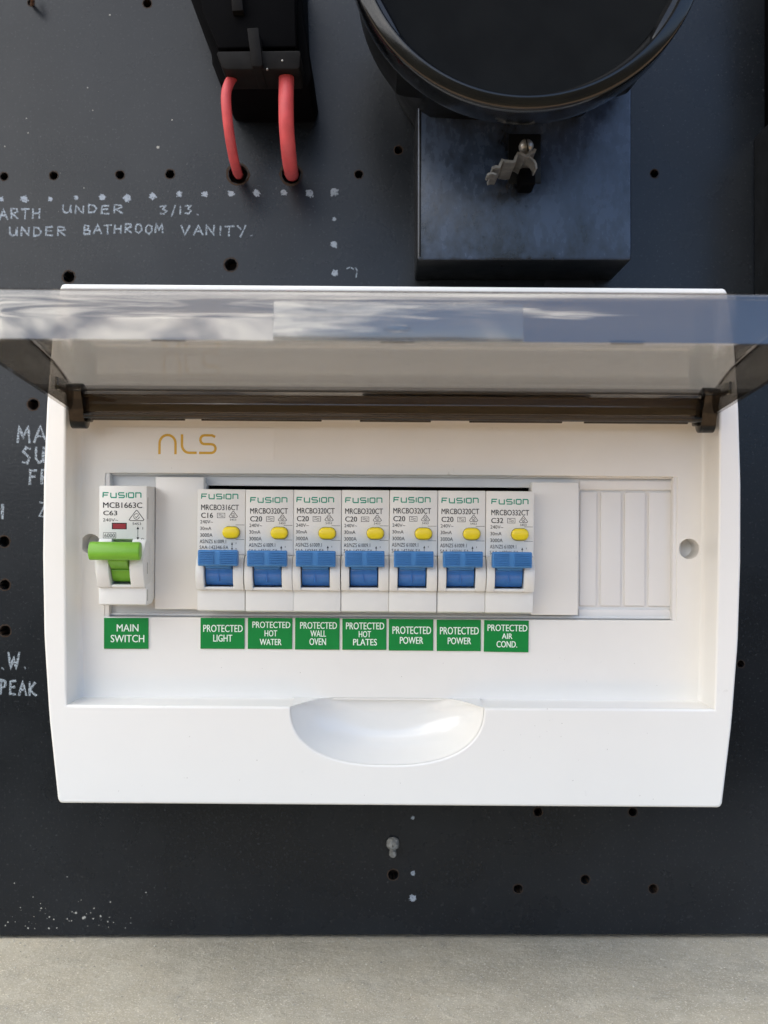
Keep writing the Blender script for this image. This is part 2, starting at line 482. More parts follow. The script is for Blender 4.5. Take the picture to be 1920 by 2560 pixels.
# ---------------------------------------------------------------- setting: wall, ledge
mb = MB(); mb.box(-3500, 3500, 14, 140, -1500, 1150)
tag(mb.build('wall', M['wall'], smooth=False), kind='structure')
ZL = Z(2345, D)
b = bmesh.new()
nx, ny = 150, 60
grid = []
for j in range(ny + 1):
    v_ = j / ny
    yy = 13.5 - (v_ ** 1.5) * 233.5
    row = []
    for i in range(nx + 1):
        u = (i / nx - .5) * 2
        xx = math.copysign(abs(u) ** 1.6, u) * 900
        h = noise.noise(Vector((xx * .012, yy * .012, 1))) * 1.2 + noise.noise(Vector((xx * .06, yy * .06, 4))) * .35
        row.append(b.verts.new((xx * S, yy * S, (ZL + h * min(1, (13.5 - yy) / 30) - .4) * S)))
    grid.append(row)
for j in range(ny):
    for i in range(nx):
        b.faces.new((grid[j][i], grid[j + 1][i], grid[j + 1][i + 1], grid[j][i + 1]))
# front face and underside of the ledge
fr = [grid[ny][0], grid[ny][nx]]
lo = [b.verts.new((v_.co.x, v_.co.y, -1.5)) for v_ in grid[ny]]
for i in range(nx): b.faces.new((grid[ny][i], lo[i], lo[i + 1], grid[ny][i + 1]))
me = bpy.data.meshes.new('concrete_ledge'); b.to_mesh(me); b.free()
me.materials.append(M['concrete']); me.shade_smooth()
tag(link('concrete_ledge', me, None, Vector((0, 0, 0))), kind='structure')
M['soil'] = mat('dry_ground', (0.60, 0.40, 0.24), 0.95, 0.1, var=0.25, vscale=1.5)
gy = [120, -3000, -4200, -5200, -6200, -7500, -60000]     # level ground in front, then an added unseen bank that cuts low sky light
gz = [-1500, -1500, -1300, -700, -100, 200, 400]
vs = []; fs = []
for y_, z_ in zip(gy, gz):
    for i in range(61):
        x_ = (i - 30) * 2000
        vs.append((x_, y_ + (120 * math.sin(i * 1.7) if -7000 < y_ < -3500 else 0), z_ + (160 * math.sin(i * 2.3) if z_ > -200 else 0)))
for j in range(len(gy) - 1):
    for i in range(60): fs.append((j * 61 + i, j * 61 + i + 1, (j + 1) * 61 + i + 1, (j + 1) * 61 + i))
mb = MB(); mb.add(vs, fs)
M['bank'] = mat('added_dark_bank', (0.075, 0.065, 0.035), 0.95, 0.1, var=0.6, vscale=1.2)  # the added bank is kept dark so the board reflects less light
gr = mb.build('ground', M['soil'], smooth=False, recalc=False)
gr.data.materials.append(M['bank'])
for q_ in gr.data.polygons:
    if q_.center.y < -3.1: q_.material_index = 1
tag(gr, kind='structure')
# grit lying on the ledge
mb = MB()
for k in range(1100):
    x_ = random.uniform(-160, 165); y_ = random.uniform(-95, -1); r_ = random.choice((.15, .2, .25, .3, .45)) * random.uniform(.6, 1.3)
    if random.random() < .22: y_ = random.uniform(-5, -.5)
    h = noise.noise(Vector((x_ * .012, y_ * .012, 1))) * 1.2 + noise.noise(Vector((x_ * .06, y_ * .06, 4))) * .35
    zz = ZL + h * min(1, (13.5 - y_) / 30) - .4
    bb = bmesh.new(); bmesh.ops.create_icosphere(bb, subdivisions=1, radius=r_)
    for v_ in bb.verts:
        v_.co *= random.uniform(.75, 1.2); v_.co.z *= .7; v_.co += Vector((x_, y_, zz + r_ * .2))
    mb.bm(bb)
M['grit'] = mat('pale_grit', (0.52, 0.49, 0.41), 0.8, 0.3, var=0.5, vscale=700)
tag(mb.build('grit', M['grit'], smooth=False), 'pale grit and sand grains scattered on the concrete ledge', 'grit', kind='stuff')

# ---------------------------------------------------------------- backing board with drilled holes
board = thing('backing_board', (0, 0, ZL + 10), 'large black meter backing board with drilled holes and silver marker writing', 'meter board')
holes = [(368, 8, 11), (78, 6, 9), (10, 441, 10), (134, 439, 10.5), (300, 437, 11), (425, 435, 11.5), (595, 435, 25), (728, 435, 25),
         (897, 436, 10.5), (996, 375, 10.5), (1636, 434, 10.5), (577, 662, 16), (172, 692, 15), (83, 1011, 14), (10, 1354, 14), (12, 1462, 13),
         (13, 1577, 14), (983, 2187, 13), (1295, 2222, 11.5), (1463, 2199, 11.5), (1633, 2222, 11.5), (1345, 2030, 11), (1582, 2030, 11),
         (1852, 1660, 9)]
loops = [[(-620, ZL + .6), (620, ZL + 2.4), (620, 640), (-620, 640)]]
for (px, py, r) in holes:
    rr_ = r * D / F
    loops.append([(X(px, D) + rr_ * math.cos(a) * random.uniform(.95, 1.05), Z(py, D) + rr_ * math.sin(a) * random.uniform(.95, 1.05))
                  for a in [2 * math.pi * i / 22 for i in range(22)]])
from mathutils.geometry import delaunay_2d_cdt
co = []; faces_in = []
for L in loops:
    n0 = len(co); co += [Vector(p) for p in L]; faces_in.append(list(range(n0, n0 + len(L))))
edges_in = [(q_[i], q_[(i + 1) % len(q_)]) for q_ in faces_in for i in range(len(q_))]
ov, oe, of, _, _, _ = delaunay_2d_cdt(co, edges_in, [], 0, 1e-4)
hc = [(Vector((X(px, D), Z(py, D))), r * D / F) for (px, py, r) in holes]
tri = []
for t_ in of:
    c_ = sum((ov[i] for i in t_), Vector((0, 0))) / len(t_)
    if not any((c_ - h_).length < rr_ * .93 for h_, rr_ in hc): tri.append(tuple(t_))
mb = MB()
nv = len(ov)
vs = [(p.x, 0, p.y) for p in ov] + [(p.x, 9, p.y) for p in ov]
from collections import Counter
ec = Counter(tuple(sorted((t_[i], t_[(i + 1) % len(t_)]))) for t_ in tri for i in range(len(t_)))
fs = list(tri) + [tuple(i + nv for i in t_[::-1]) for t_ in tri] + [(a, b_, b_ + nv, a + nv) for (a, b_), n_ in ec.items() if n_ == 1]
mb.add(vs, fs)
bo = mb.build('panel_sheet', M['board'], board)
for (px, py, r) in holes:
    rr_ = r * D / F * 1.02
    c = (X(px, D), Z(py, D))
    m_ = MB(); vv = []; ff = []
    for (rad, y_) in ((rr_ * 1.16, -.02), (rr_ * .985, -.06), (rr_ * .95, .7), (rr_ * .95, 8.8)):      # raised burr, then the bore
        for i in range(22):
            q_ = rad * (random.uniform(.93, 1.05) if y_ < -.01 and rad > rr_ else 1)
            a = 2 * math.pi * i / 22; vv.append((c[0] + q_ * math.cos(a), y_, c[1] + q_ * math.sin(a)))
    for j in range(3):
        for i in range(22): ff.append((j * 22 + i, j * 22 + (i + 1) % 22, j * 22 + 22 + (i + 1) % 22, j * 22 + 22 + i))
    ff.append(tuple(66 + i for i in range(22)))
    m_.add(vv, ff); m_.build('drilled_hole', M['rust'], board, recalc=False)

# silver dots
dots = [(3, 498, 6), (61, 498, 9), (126, 498, 6), (191, 494, 5.5), (256, 493, 8.5), (318, 495, 10), (382, 491, 9), (448, 485, 7.5), (512, 485, 7.5),
        (577, 484, 8), (641, 482, 9), (709, 481, 8), (774, 483, 10), (835, 479, 10), (836, 548, 5), (835, 611, 9), (837, 683, 8.5),
        (1032, 2246, 9), (1032, 2183, 6), (1032, 2045, 4.5)]
for (px, py, r) in dots:
    m_ = MB(); rr_ = r * D / F; c = P(px, py, D)
    m_.disc(c, rr_ * 1.02, 22, .12, .06)
    for k in range(7):
        a = random.uniform(0, 6.28); q = rr_ * random.uniform(.75, 1.12)
        m_.disc((c.x + q * math.cos(a), c.y - .02, c.z + q * math.sin(a)), rr_ * random.uniform(.1, .28), 7, .5, .03)
    m_.build('silver_dot', M['dot'], board, recalc=False)

# handwriting
G = {'A': [[(0, 0), (.45, 1), (.9, 0)], [(.2, .4), (.75, .42)]], 'R': [[(.1, 0), (.12, 1), (.7, .95), (.78, .7), (.2, .5), (.85, 0)]],
     'T': [[(0, .95), (.9, 1)], [(.45, .97), (.4, 0)]], 'H': [[(.1, 1), (.05, 0)], [(.1, .5), (.75, .55)], [(.8, 1), (.75, 0)]],
     'U': [[(.1, 1), (.1, .25), (.35, 0), (.7, .15), (.8, 1), (.82, .0)]], 'N': [[(.05, 0), (.1, 1), (.75, .05), (.8, 1)]],
     'D': [[(.1, 0), (.1, 1), (.6, .85), (.8, .5), (.6, .1), (.05, 0)]], 'E': [[(.8, .95), (.15, .9), (.1, .05), (.8, 0)], [(.12, .5), (.7, .52)]],
     '3': [[(.1, .9), (.7, .95), (.4, .6), (.75, .35), (.5, .02), (.1, .1)]], '/': [[(.1, -.25), (.6, 1.1)]], '1': [[(.4, 1), (.4, 0)]],
     '.': [[(.2, 0), (.3, .04)]], 'B': [[(.1, 0), (.15, 1), (.65, .9), (.6, .6), (.2, .5), (.75, .4), (.7, .05), (.05, 0)]],
     'M': [[(0, 0), (.1, 1), (.4, .35), (.75, 1), (.85, 0)]], 'O': [[(.4, 1), (.1, .7), (.12, .2), (.45, 0), (.78, .3), (.75, .8), (.4, 1)]],
     'V': [[(0, 1), (.35, 0), (.85, 1)]], 'I': [[(.3, 1), (.28, 0)]], 'Y': [[(.05, 1), (.4, .55)], [(.85, 1), (.3, -.2)]],
     'S': [[(.8, .9), (.4, 1), (.15, .75), (.7, .35), (.5, .02), (.05, .1)]], 'F': [[(.1, 0), (.15, 1), (.8, .98)], [(.12, .55), (.65, .58)]],
     'K': [[(.1, 1), (.08, 0)], [(.8, .95), (.12, .45), (.95, .0)]], 'W': [[(0, 1), (.2, 0), (.45, .7), (.65, 0), (.9, 1)]],
     'P': [[(.1, 0), (.15, 1), (.7, .9), (.65, .55), (.15, .45)]], 'Z': [[(.1, 1), (.8, .95), (.1, .05), (.85, 0)]],
     'L': [[(.1, 1), (.1, 0), (.7, 0)]]}
def write(s, x0, x1, y0, y1, w=4.2, slope=0.0, adv=None):
    m_ = MB(); n_ = sum(.55 if c in 'I.1/' else 1 for c in s); step = (x1 - x0) / n_; cx = x0
    for c in s:
        k = .55 if c in 'I.1/' else 1
        if c != ' ':
            dz = random.uniform(-.06, .06)
            for st in G[c]:
                pts = []
                for i, q in enumerate(st):
                    if i:
                        p0 = st[i - 1]
                        for e in (1 / 3, 2 / 3):
                            pts.append((p0[0] + (q[0] - p0[0]) * e, p0[1] + (q[1] - p0[1]) * e))
                    pts.append(q)
                out = []
                for q in pts:
                    px = cx + q[0] * step * .86 * (1 if k == 1 else .8) + random.uniform(-.5, .5)
                    py = y1 - (q[1] + dz) * (y1 - y0) + random.uniform(-.5, .5) + slope * (cx - x0)
                    pt = P(px, py, D); out.append((pt.x, -.01, pt.z))
                m_.tube(out, [w / 2 * D / F * random.uniform(.6, 1.2) for _ in out], 6, .12)
        cx += step * k
    return m_.build('marker_writing', M['marker'], board)
write('ARTH', -2, 108, 523, 549, 4.4, -.02)
write('UNDER', 155, 315, 513, 534, 4.2, -.01)
write('3/13.', 397, 505, 514, 536, 4.4)
write('UNDER', 22, 172, 567, 590, 4.4, -.01)
write('BATHROOM', 208, 414, 562, 585, 4.4, -.01)
write('VANITY.', 453, 640, 563, 588, 4.4, .01)
write('MA', 44, 126, 1066, 1108, 6)
write('SU', 54, 120, 1118, 1158, 6)
write('FR', 72, 132, 1174, 1210, 6)
write('I', 0, 16, 1262, 1300, 7)
write('Z', 96, 122, 1256, 1292, 5)
write('H.W.', -34, 76, 1630, 1672, 6.5)
write('/PEAK', -14, 96, 1702, 1738, 6, .0)
# a scribble by the lowest dot
m_ = MB()
for st in ([(866, 672), (876, 668), (884, 673)], [(888, 668), (893, 676), (890, 694)]):
    m_.tube([(P(*q, D).x, -.01, P(*q, D).z) for q in st], .25, 6, .12)
m_.build('marker_writing', M['marker'], board)
# paint spatter
m_ = MB()
for k in range(48):
    px = random.gauss(150, 110); py = 2325 - abs(random.gauss(0, 35))
    if px < 0: px = -px
    m_.disc(P(px, min(py, 2338), D), random.uniform(.2, .5) * random.choice((.6, .8, 1)), 7, .5, .06)
for (px, py, r) in [(395, 368, 7), (275, 37, 4), (430, 300, 3), (219, 219, 3), (232, 276, 2.5), (66, 296, 3), (12, 366, 3), (210, 470, 2.5), (70, 332, 3),
                    (190, 2282, 5), (208, 2295, 6), (212, 2293, 5), (365, 2231, 3), (168, 2192, 2.5), (36, 2208, 2.5)]:
    m_.disc(P(px, py, D), r * .6 * D / F, 8, .4, .1)
for k in range(60):
    m_.disc(P(random.uniform(0, 1900), random.uniform(0, 700), D), random.uniform(.06, .16), 6, .5, .03)
M['spat'] = mat('pale_spatter', (0.34, 0.34, 0.31), .7)
tag(m_.build('paint_spatter', M['spat'], board, recalc=False), kind='stuff')

# ---------------------------------------------------------------- enclosure
ROT = 0.4
XC = 2.85
enc = thing('switchboard_enclosure', (XC, 0, Z(1367, 390)), 'white plastic switchboard enclosure with its smoked lid swung open', 'switchboard', rot=ROT)
dB, dC, dI = 390.0, 404.0, 409.0
# outline with bowed sides
ztop, zbot = Z(715, dB), Z(2014, dB)
def halfw(z):
    py = 1280 - z * F / dB
    pts = [(715, 833), (850, 853), (1010, 865), (1200, 872), (1400, 873), (1600, 868), (1800, 854), (2014, 830)]
    for (a, wa), (b_, wb) in zip(pts, pts[1:]):
        if py <= b_:
            t_ = (py - a) / (b_ - a); return (wa + (wb - wa) * t_) * dB / F
    return pts[-1][1] * dB / F
out = []
NS = 40
cr_ = 1.6
for i in range(NS + 1):
    z = zbot + cr_ + (ztop - zbot - 2 * cr_) * i / NS
    out.append((XC + halfw(z), z))
for i in range(1, 6):
    a = R(90 * i / 6); out.append((XC + halfw(ztop) - cr_ + cr_ * math.cos(a), ztop - cr_ + cr_ * math.sin(a)))
out.append((XC + halfw(ztop) - cr_, ztop))
left = [(2 * XC - x_, z) for (x_, z) in out]
out_bot = [(XC + halfw(zbot) - cr_ + cr_ * math.cos(R(a)), zbot + cr_ - cr_ * math.sin(R(a))) for a in (90, 72, 54, 36, 18)]
left_bot = [(2 * XC - x_, z) for (x_, z) in out_bot]
outline = out_bot + out + left[::-1] + left_bot[::-1]
# opening (bezel plane) and its cover level twin
oz0, oz1 = Z(1768, dB), 44.0
ox = lambda z: 120.4 + 1.4 * (1 - ((z - 5) / 80) ** 2) * .7
xl, xr = -117.6 + .0, 121.6 + .0
def open_half(z):
    t_ = (z - oz0) / (oz1 - oz0)
    return 118.6 + 1.6 * math.sin(math.pi * min(1, .15 + .85 * t_) * .62)
sc_x0, sc_x1 = X(730, dB), X(1212, dB)
NV, NH = 20, 24
def ring(half, z0, z1, split):
    pts = []
    for i in range(NH + 1): pts.append((sc_x1 + (XC + half(z0) - sc_x1) * i / NH, z0))
    for i in range(1, NV + 1): z = z0 + (z1 - z0) * i / NV; pts.append((XC + half(z), z))
    for i in range(1, NH + 1): t_ = i / NH; pts.append((XC + half(z1) - 2 * half(z1) * t_, z1))
    for i in range(1, NV + 1): z = z1 + (z0 - z1) * i / NV; pts.append((XC - half(z), z))
    for i in range(1, NH + 1): pts.append((XC - half(z0) + (sc_x0 - XC + half(z0)) * i / NH, z0))
    return pts
O_ = ring(open_half, oz0, oz1, True)
ci_half = lambda z: open_half(z) - 1.6
I_ = ring(ci_half, oz0 + .5, oz1 - .4, True)
# U shaped scoop rim on the bezel plane
U = []
ucx = (sc_x0 + sc_x1) / 2; uw = (sc_x1 - sc_x0) / 2; uz1 = oz0; uz0 = Z(1912, dB)
NU = 44
for i in range(NU + 1):
    a = math.pi * i / NU             # from right end round the bottom to the left
    c_, s_ = math.cos(a), math.sin(a)
    e = 2 / 2.4
    xx = ucx + uw * math.copysign(abs(c_) ** e, c_); zz = uz1 - (uz1 - uz0) * abs(s_) ** e
    U.append((xx, zz))
hole = O_ + U[::-1][1:-1]
v, f = solid([outline, hole], dB, 60, 0.9, 4)
mb = MB(); mb.add(v, f)
frame = mb.build('front_frame', M['white'], enc, 40)
# recess walls with a fillet at the foot
mb = MB()
prof = [(0, dB + .8), (.12, dB + 3), (.3, dB + 8), (.5, dC - 3.2), (.62, dC - 1.6), (.95, dC - .45), (1.35, dC + .02)]
v = []; f = []; nO = len(O_)
for (s_, d_) in prof:
    for a, b_ in zip(O_, I_): v.append((a[0] + (b_[0] - a[0]) * s_, Y(d_), a[1] + (b_[1] - a[1]) * s_ + (0)))
for j in range(len(prof) - 1):
    for i in range(nO - 1): f.append((j * nO + i, j * nO + i + 1, (j + 1) * nO + i + 1, (j + 1) * nO + i))
mb.add(v, f)
mb.build('recess_wall', M['white'], enc, 50, recalc=True)
zc_edge = I_[0][1] + .0
# scoop
mb = MB()
rim = [(p[0], dB + .25, p[1]) for p in U]
top = []
NT = 30
for i in range(1, NT):
    t_ = i / NT; xx = sc_x0 + (sc_x1 - sc_x0) * t_
    e = min(t_, 1 - t_) / .22
    k = 1 if e > 1 else math.sin(e * math.pi / 2)
    top.append((xx, dB + .25 + (dC - dB - .8) * k, uz1 + 1.15 * k))
rim2 = rim + top
n_ = len(rim2); rings = [1, .985, .97, .95, .93, .905, .88, .82, .75, .66, .55, .42, .28, .14]
cc = (ucx, dC + 3.2, uz1 - (uz1 - uz0) * .40)
v = []; f = []
for r_ in rings:
    for (x_, d_, z_) in rim2:
        w_ = r_ ** 4.2 if r_ < 1 else 1
        v.append((cc[0] + (x_ - cc[0]) * r_, Y(cc[1] + (d_ - cc[1]) * w_), cc[2] + (z_ - cc[2]) * r_))
for j in range(len(rings) - 1):
    for i in range(n_): f.append((j * n_ + i, j * n_ + (i + 1) % n_, (j + 1) * n_ + (i + 1) % n_, (j + 1) * n_ + i))
v.append((cc[0], Y(cc[1]), cc[2])); q = len(v) - 1; j = len(rings) - 1
for i in range(n_): f.append((j * n_ + i, j * n_ + (i + 1) % n_, q))
mb.add(v, f)
# saddle between cover foot and scoop rim
v = []; f = []
tt = [(sc_x0, dB + .25, uz1)] + top + [(sc_x1, dB + .25, uz1)]
for (x_, d_, z_) in tt:
    v.append((x_, Y(d_), z_)); v.append((x_, Y((d_ + dC) / 2 + .3), (z_ + zc_edge + .4) / 2 - .1)); v.append((x_, Y(dC), zc_edge + .6))
for i in range(len(tt) - 1):
    for k in (0, 1): f.append((i * 3 + k, (i + 1) * 3 + k, (i + 1) * 3 + k + 1, i * 3 + k + 1))
mb.add(v, f)
M['scoop'] = mat('polished_white_plastic', (0.79, 0.78, 0.745), 0.07, 0.6)
mb.build('finger_scoop', M['scoop'], enc, 60)

# cover with slot and screw wells
sl0, sl1, st0, st1 = X(262, dC), X(1692, dC), Z(1547, dC), Z(1187, dC)
wells = [(X(226, dC), Z(1365, dC), 24.5 * dC / F), (X(1723, dC), Z(1367, dC), 25 * dC / F)]
cov = []
for i in range(NV + 1): z = I_[0][1] - .4 + (I_[NH + NV][1] - I_[0][1] + .8) * i / NV; cov.append((XC + ci_half(z) + .2, z))
cov = cov + [(2 * XC - x_, z) for (x_, z) in cov[::-1]]
slot = rrect(sl0, sl1, st0, st1, .5, 3)
v, f = solid([cov, slot] + [circ(*w) for w in wells], dC, 3.0, .25, 2)
mb = MB(); mb.add(v, f)
mb.build('cover_plate', M['cover'], enc, 35)
for (wx, wz, wr) in wells:
    m_ = MB(); vv = []; ff = []
    for (r_, d_) in ((wr * .995, dC + .3), (wr * .97, dC + 7.5), (wr * .90, dC + 9), (wr * .3, dC + 9.6)):
        for i in range(28):
            a = 2 * math.pi * i / 28; vv.append((wx + r_ * math.cos(a), Y(d_), wz + r_ * math.sin(a)))
    for j in range(3):
        for i in range(28): k = (i + 1) % 28; ff.append((j * 28 + i, j * 28 + k, (j + 1) * 28 + k, (j + 1) * 28 + i))
    ff.append(tuple(84 + i for i in range(28)))
    m_.add(vv, ff); m_.build('screw_well', M['cover'], enc, 50)

# inner plate behind the slot: frame round the black breaker opening
bx0, bx1, bz0, bz1 = X(503, dI), X(1440, dI), Z(1522, dI), Z(1217, dI)
v, f = solid([[(sl0 - 3, st0 - 3), (sl1 + 3, st0 - 3), (sl1 + 3, st1 + 3), (sl0 - 3, st1 + 3)],
              [(bx0, bz0), (bx1, bz0), (bx1, bz1), (bx0, bz1)]], dI, 2, .3, 2)
mb = MB(); mb.add(v, f)
# slot side walls
mb.box(sl0 - 1.2, sl0 + 1.6, Y(dC + .6), Y(dI + .5), st0 - 1, st1 + 1, .2)
mb.box(sl1 - 1.3, sl1 + 1.2, Y(dC + .6), Y(dI + .5), st0 - 1, st1 + 1, .2)
mb.box(sl0 + .5, sl1 - .5, Y(dC + 3.4), Y(dI + .6), st0 + .2, st0 + 1.2, .3)
mb.box(sl0 + .5, sl1 - .5, Y(dC + 2.4), Y(dI + .6), st1 - .7, st1 + .8, .2)
mb.build('slot_frame', M['blank'], enc, 35)
mb = MB(); mb.box(bx0 - 8, bx1 + 8, Y(dI + 22), Y(dI + 24), bz0 - 8, bz1 + 8)
mb.build('cavity_back', M['dark'], enc, smooth=False)
# raised rail under and over the blanks
dK = dI - .05
for (a, b_) in ((1448, 1491), (1500, 1552), (1560, 1612), (1620, 1677)):
    m_ = MB(); m_.box(X(a, dK), X(b_, dK), Y(dI - 1.0), Y(dI + 1), Z(1511, dK), Z(1226, dK), .45, 3)
    m_.build('blanking_strip', M['blank'], enc, 50)
m_ = MB(); m_.box(X(1446, dK), X(1682, dK), Y(dI - 1.3), Y(dI + 1), Z(1540, dK), Z(1519, dK), .4, 3)
m_.build('blank_rail', M['blank'], enc, 50)
m_ = MB(); m_.box(X(1446, dK), X(1682, dK), Y(dI - 1.2), Y(dI + 1), Z(1221, dK), Z(1198, dK), .3, 3)
m_.build('blank_rail', M['blank'], enc, 50)
# filler plates beside the breakers
dF = 403.1
for (a, b_, y0, y1) in ((387.5, 509, 1196, 1527), (1328, 1446, 1203, 1535)):
    m_ = MB(); m_.box(X(a, dF), X(b_, dF), Y(dF), Y(dF + 9.5), Z(y1, dF), Z(y0, dF), .35, 3)
    m_.box(X(b_, dF) - .5, X(b_, dF) + .5, Y(dF + 1.2), Y(dF + 9), Z(y1 - 16, dF), Z(y0 + 14, dF), .2)
    m_.build('filler_plate', M['white'], enc, 40)

# specks of dirt on the mouldings
m_ = MB()
for k_ in range(34):
    px_, py_ = random.uniform(180, 1780), random.uniform(1800, 1995)
    if k_ % 4 == 0: px_, py_ = random.gauss(1370, 25), random.gauss(1810, 18)
    if 700 < px_ < 1240 and py_ < 1925: continue
    m_.disc(P(px_, py_, dB) + Vector((0, -.005, 0)), random.uniform(.05, .16), 6, .6, .02)
for k_ in range(22):
    m_.disc(P(random.uniform(240, 1740), random.choice((random.uniform(1640, 1725), random.uniform(1160, 1180))), dC) + Vector((0, -.005, 0)), random.uniform(.05, .14), 6, .6, .02)
M['dirt'] = mat('brown_dirt', (0.16, 0.13, 0.10), .9, .1)
tag(m_.build('dirt_speck', M['dirt'], enc, recalc=False), kind='stuff')

# ------------------------------------------------ lid
lidprof = [(388.0, 43.6), (384.5, 46.6), (376, 49.5), (365, 52.3), (352, 54.6), (338, 56.7), (322, 58.6), (306, 60.0), (290, 60.9)]
def lz(d_):
    pr = lidprof[::-1]
    if d_ <= pr[0][0]: return pr[0][1]
    for (a, za_), (b_, zb_) in zip(pr, pr[1:]):
        if d_ <= b_: return za_ + (zb_ - za_) * (d_ - a) / (b_ - a)
    return pr[-1][1]
def lb(d_): return 46.3 + (37.9 - 46.3) * (d_ - 289.7) / (373.7 - 289.7)
HWL, RC = 118.5, 6.0
left = [(HWL, d_) for d_ in (388, 384.5, 380, 376, 370, 365, 358, 352, 345, 338, 330, 322, 314, 305, 295)]
NA = 12
for i in range(1, NA + 1):
    a = R(90 * i / NA); left.append((HWL - RC + RC * math.cos(a), 289 + RC - RC * math.sin(a)))
MW = 40
path = [(-h, d_, (-1, 0)) for h, d_ in left]
path += [(-(HWL - RC) + 2 * (HWL - RC) * i / MW, 289.0, (0, -1)) for i in range(1, MW)]
path += [(h, d_, (1, 0)) for h, d_ in left[::-1]]
# outward normals
pp = []
for i, (x_, d_, _) in enumerate(path):
    a = path[max(0, i - 1)]; b_ = path[min(len(path) - 1, i + 1)]
    t_ = Vector((b_[0] - a[0], b_[1] - a[1])); t_.normalize(); pp.append((x_, d_, Vector((-t_.y, t_.x)) * (-1 if False else 1)))
cx0 = Vector((0, 340))
pp = [(x_, d_, (nn if (Vector((x_, d_)) - cx0).dot(nn) > 0 else -nn)) for (x_, d_, nn) in pp]
rf = 3.0
def ringpt(p, kind):
    x_, d_, nn = p
    zt = lz(d_)
    hr = min(rf, max(.6, (zt - lb(d_)) * .5))
    if kind == 'b': return Vector((XC + x_ + nn.x * .2, Y(d_ + nn.y * 1.25 * min(1, max(0, (320 - d_) / 30))), lb(d_)))
    if kind == 'm': return Vector((XC + x_ + nn.x * .1, Y(d_ + nn.y * .62 * min(1, max(0, (320 - d_) / 30))), (lb(d_) + zt - hr) / 2))
    a = kind * math.pi / 2
    off = hr * (1 - math.cos(a)); x2 = x_ - nn.x * off; d2 = d_ - nn.y * off
    return Vector((XC + x2, Y(d2), zt - hr + hr * math.sin(a)))
kinds = ['b', 'm', 0, .25, .5, .75, 1.0]
v = []; f = []; npth = len(pp)
for kd in kinds:
    for p in pp: v.append(ringpt(p, kd))
for j in range(len(kinds) - 1):
    for i in range(npth - 1): f.append((j * npth + i, j * npth + i + 1, (j + 1) * npth + i + 1, (j + 1) * npth + i))
base = (len(kinds) - 1) * npth
kL = len(left)
idx = {}
rows = []
for j in range(kL):
    a = v[base + j]; b_ = v[base + npth - 1 - j]
    if j == kL - 1:
        rows.append([base + j + i for i in range(MW + 1)])
    else:
        row = [base + j]
        for i in range(1, MW):
            t_ = i / MW; v.append(a.lerp(b_, t_)); row.append(len(v) - 1)
        row.append(base + npth - 1 - j); rows.append(row)
for j in range(kL - 1):
    for i in range(MW): f.append((rows[j][i], rows[j][i + 1], rows[j + 1][i + 1], rows[j + 1][i]))
TH = 1.7
me = bpy.data.meshes.new('lid'); 
eb = wloc(enc)
me.from_pydata([(Vector(p) - eb) * S for p in v], [], f)
bq = bmesh.new(); bq.from_mesh(me); bmesh.ops.remove_doubles(bq, verts=bq.verts[:], dist=1e-6)
bmesh.ops.recalc_face_normals(bq, faces=bq.faces[:]); bq.to_mesh(me); bq.free()
tmp = bpy.data.objects.new('tmp', me); COL.objects.link(tmp)
sm = tmp.modifiers.new('s', 'SOLIDIFY'); sm.thickness = TH * S; sm.offset = -1
# make sure thickness grows inward (towards the underside)
me.update()
top_n = max(me.polygons, key=lambda q: q.center.z).normal.z
if top_n < 0: sm.offset = 1
dg = bpy.context.evaluated_depsgraph_get()
me2 = bpy.data.meshes.new_from_object(tmp.evaluated_get(dg))
bpy.data.objects.remove(tmp)
me2.name = 'lid'
bq = bmesh.new(); bq.from_mesh(me2); bmesh.ops.recalc_face_normals(bq, faces=bq.faces[:]); bq.to_mesh(me2); bq.free()
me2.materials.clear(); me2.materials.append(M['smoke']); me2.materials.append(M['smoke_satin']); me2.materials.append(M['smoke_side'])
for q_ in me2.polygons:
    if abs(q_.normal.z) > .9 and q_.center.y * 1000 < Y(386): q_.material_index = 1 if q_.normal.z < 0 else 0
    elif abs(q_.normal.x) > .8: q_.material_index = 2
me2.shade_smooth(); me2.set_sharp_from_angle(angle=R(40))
lid = link('lid', me2, enc, eb); lid['label'] = 'smoked see-through lid swung up on its hinges'
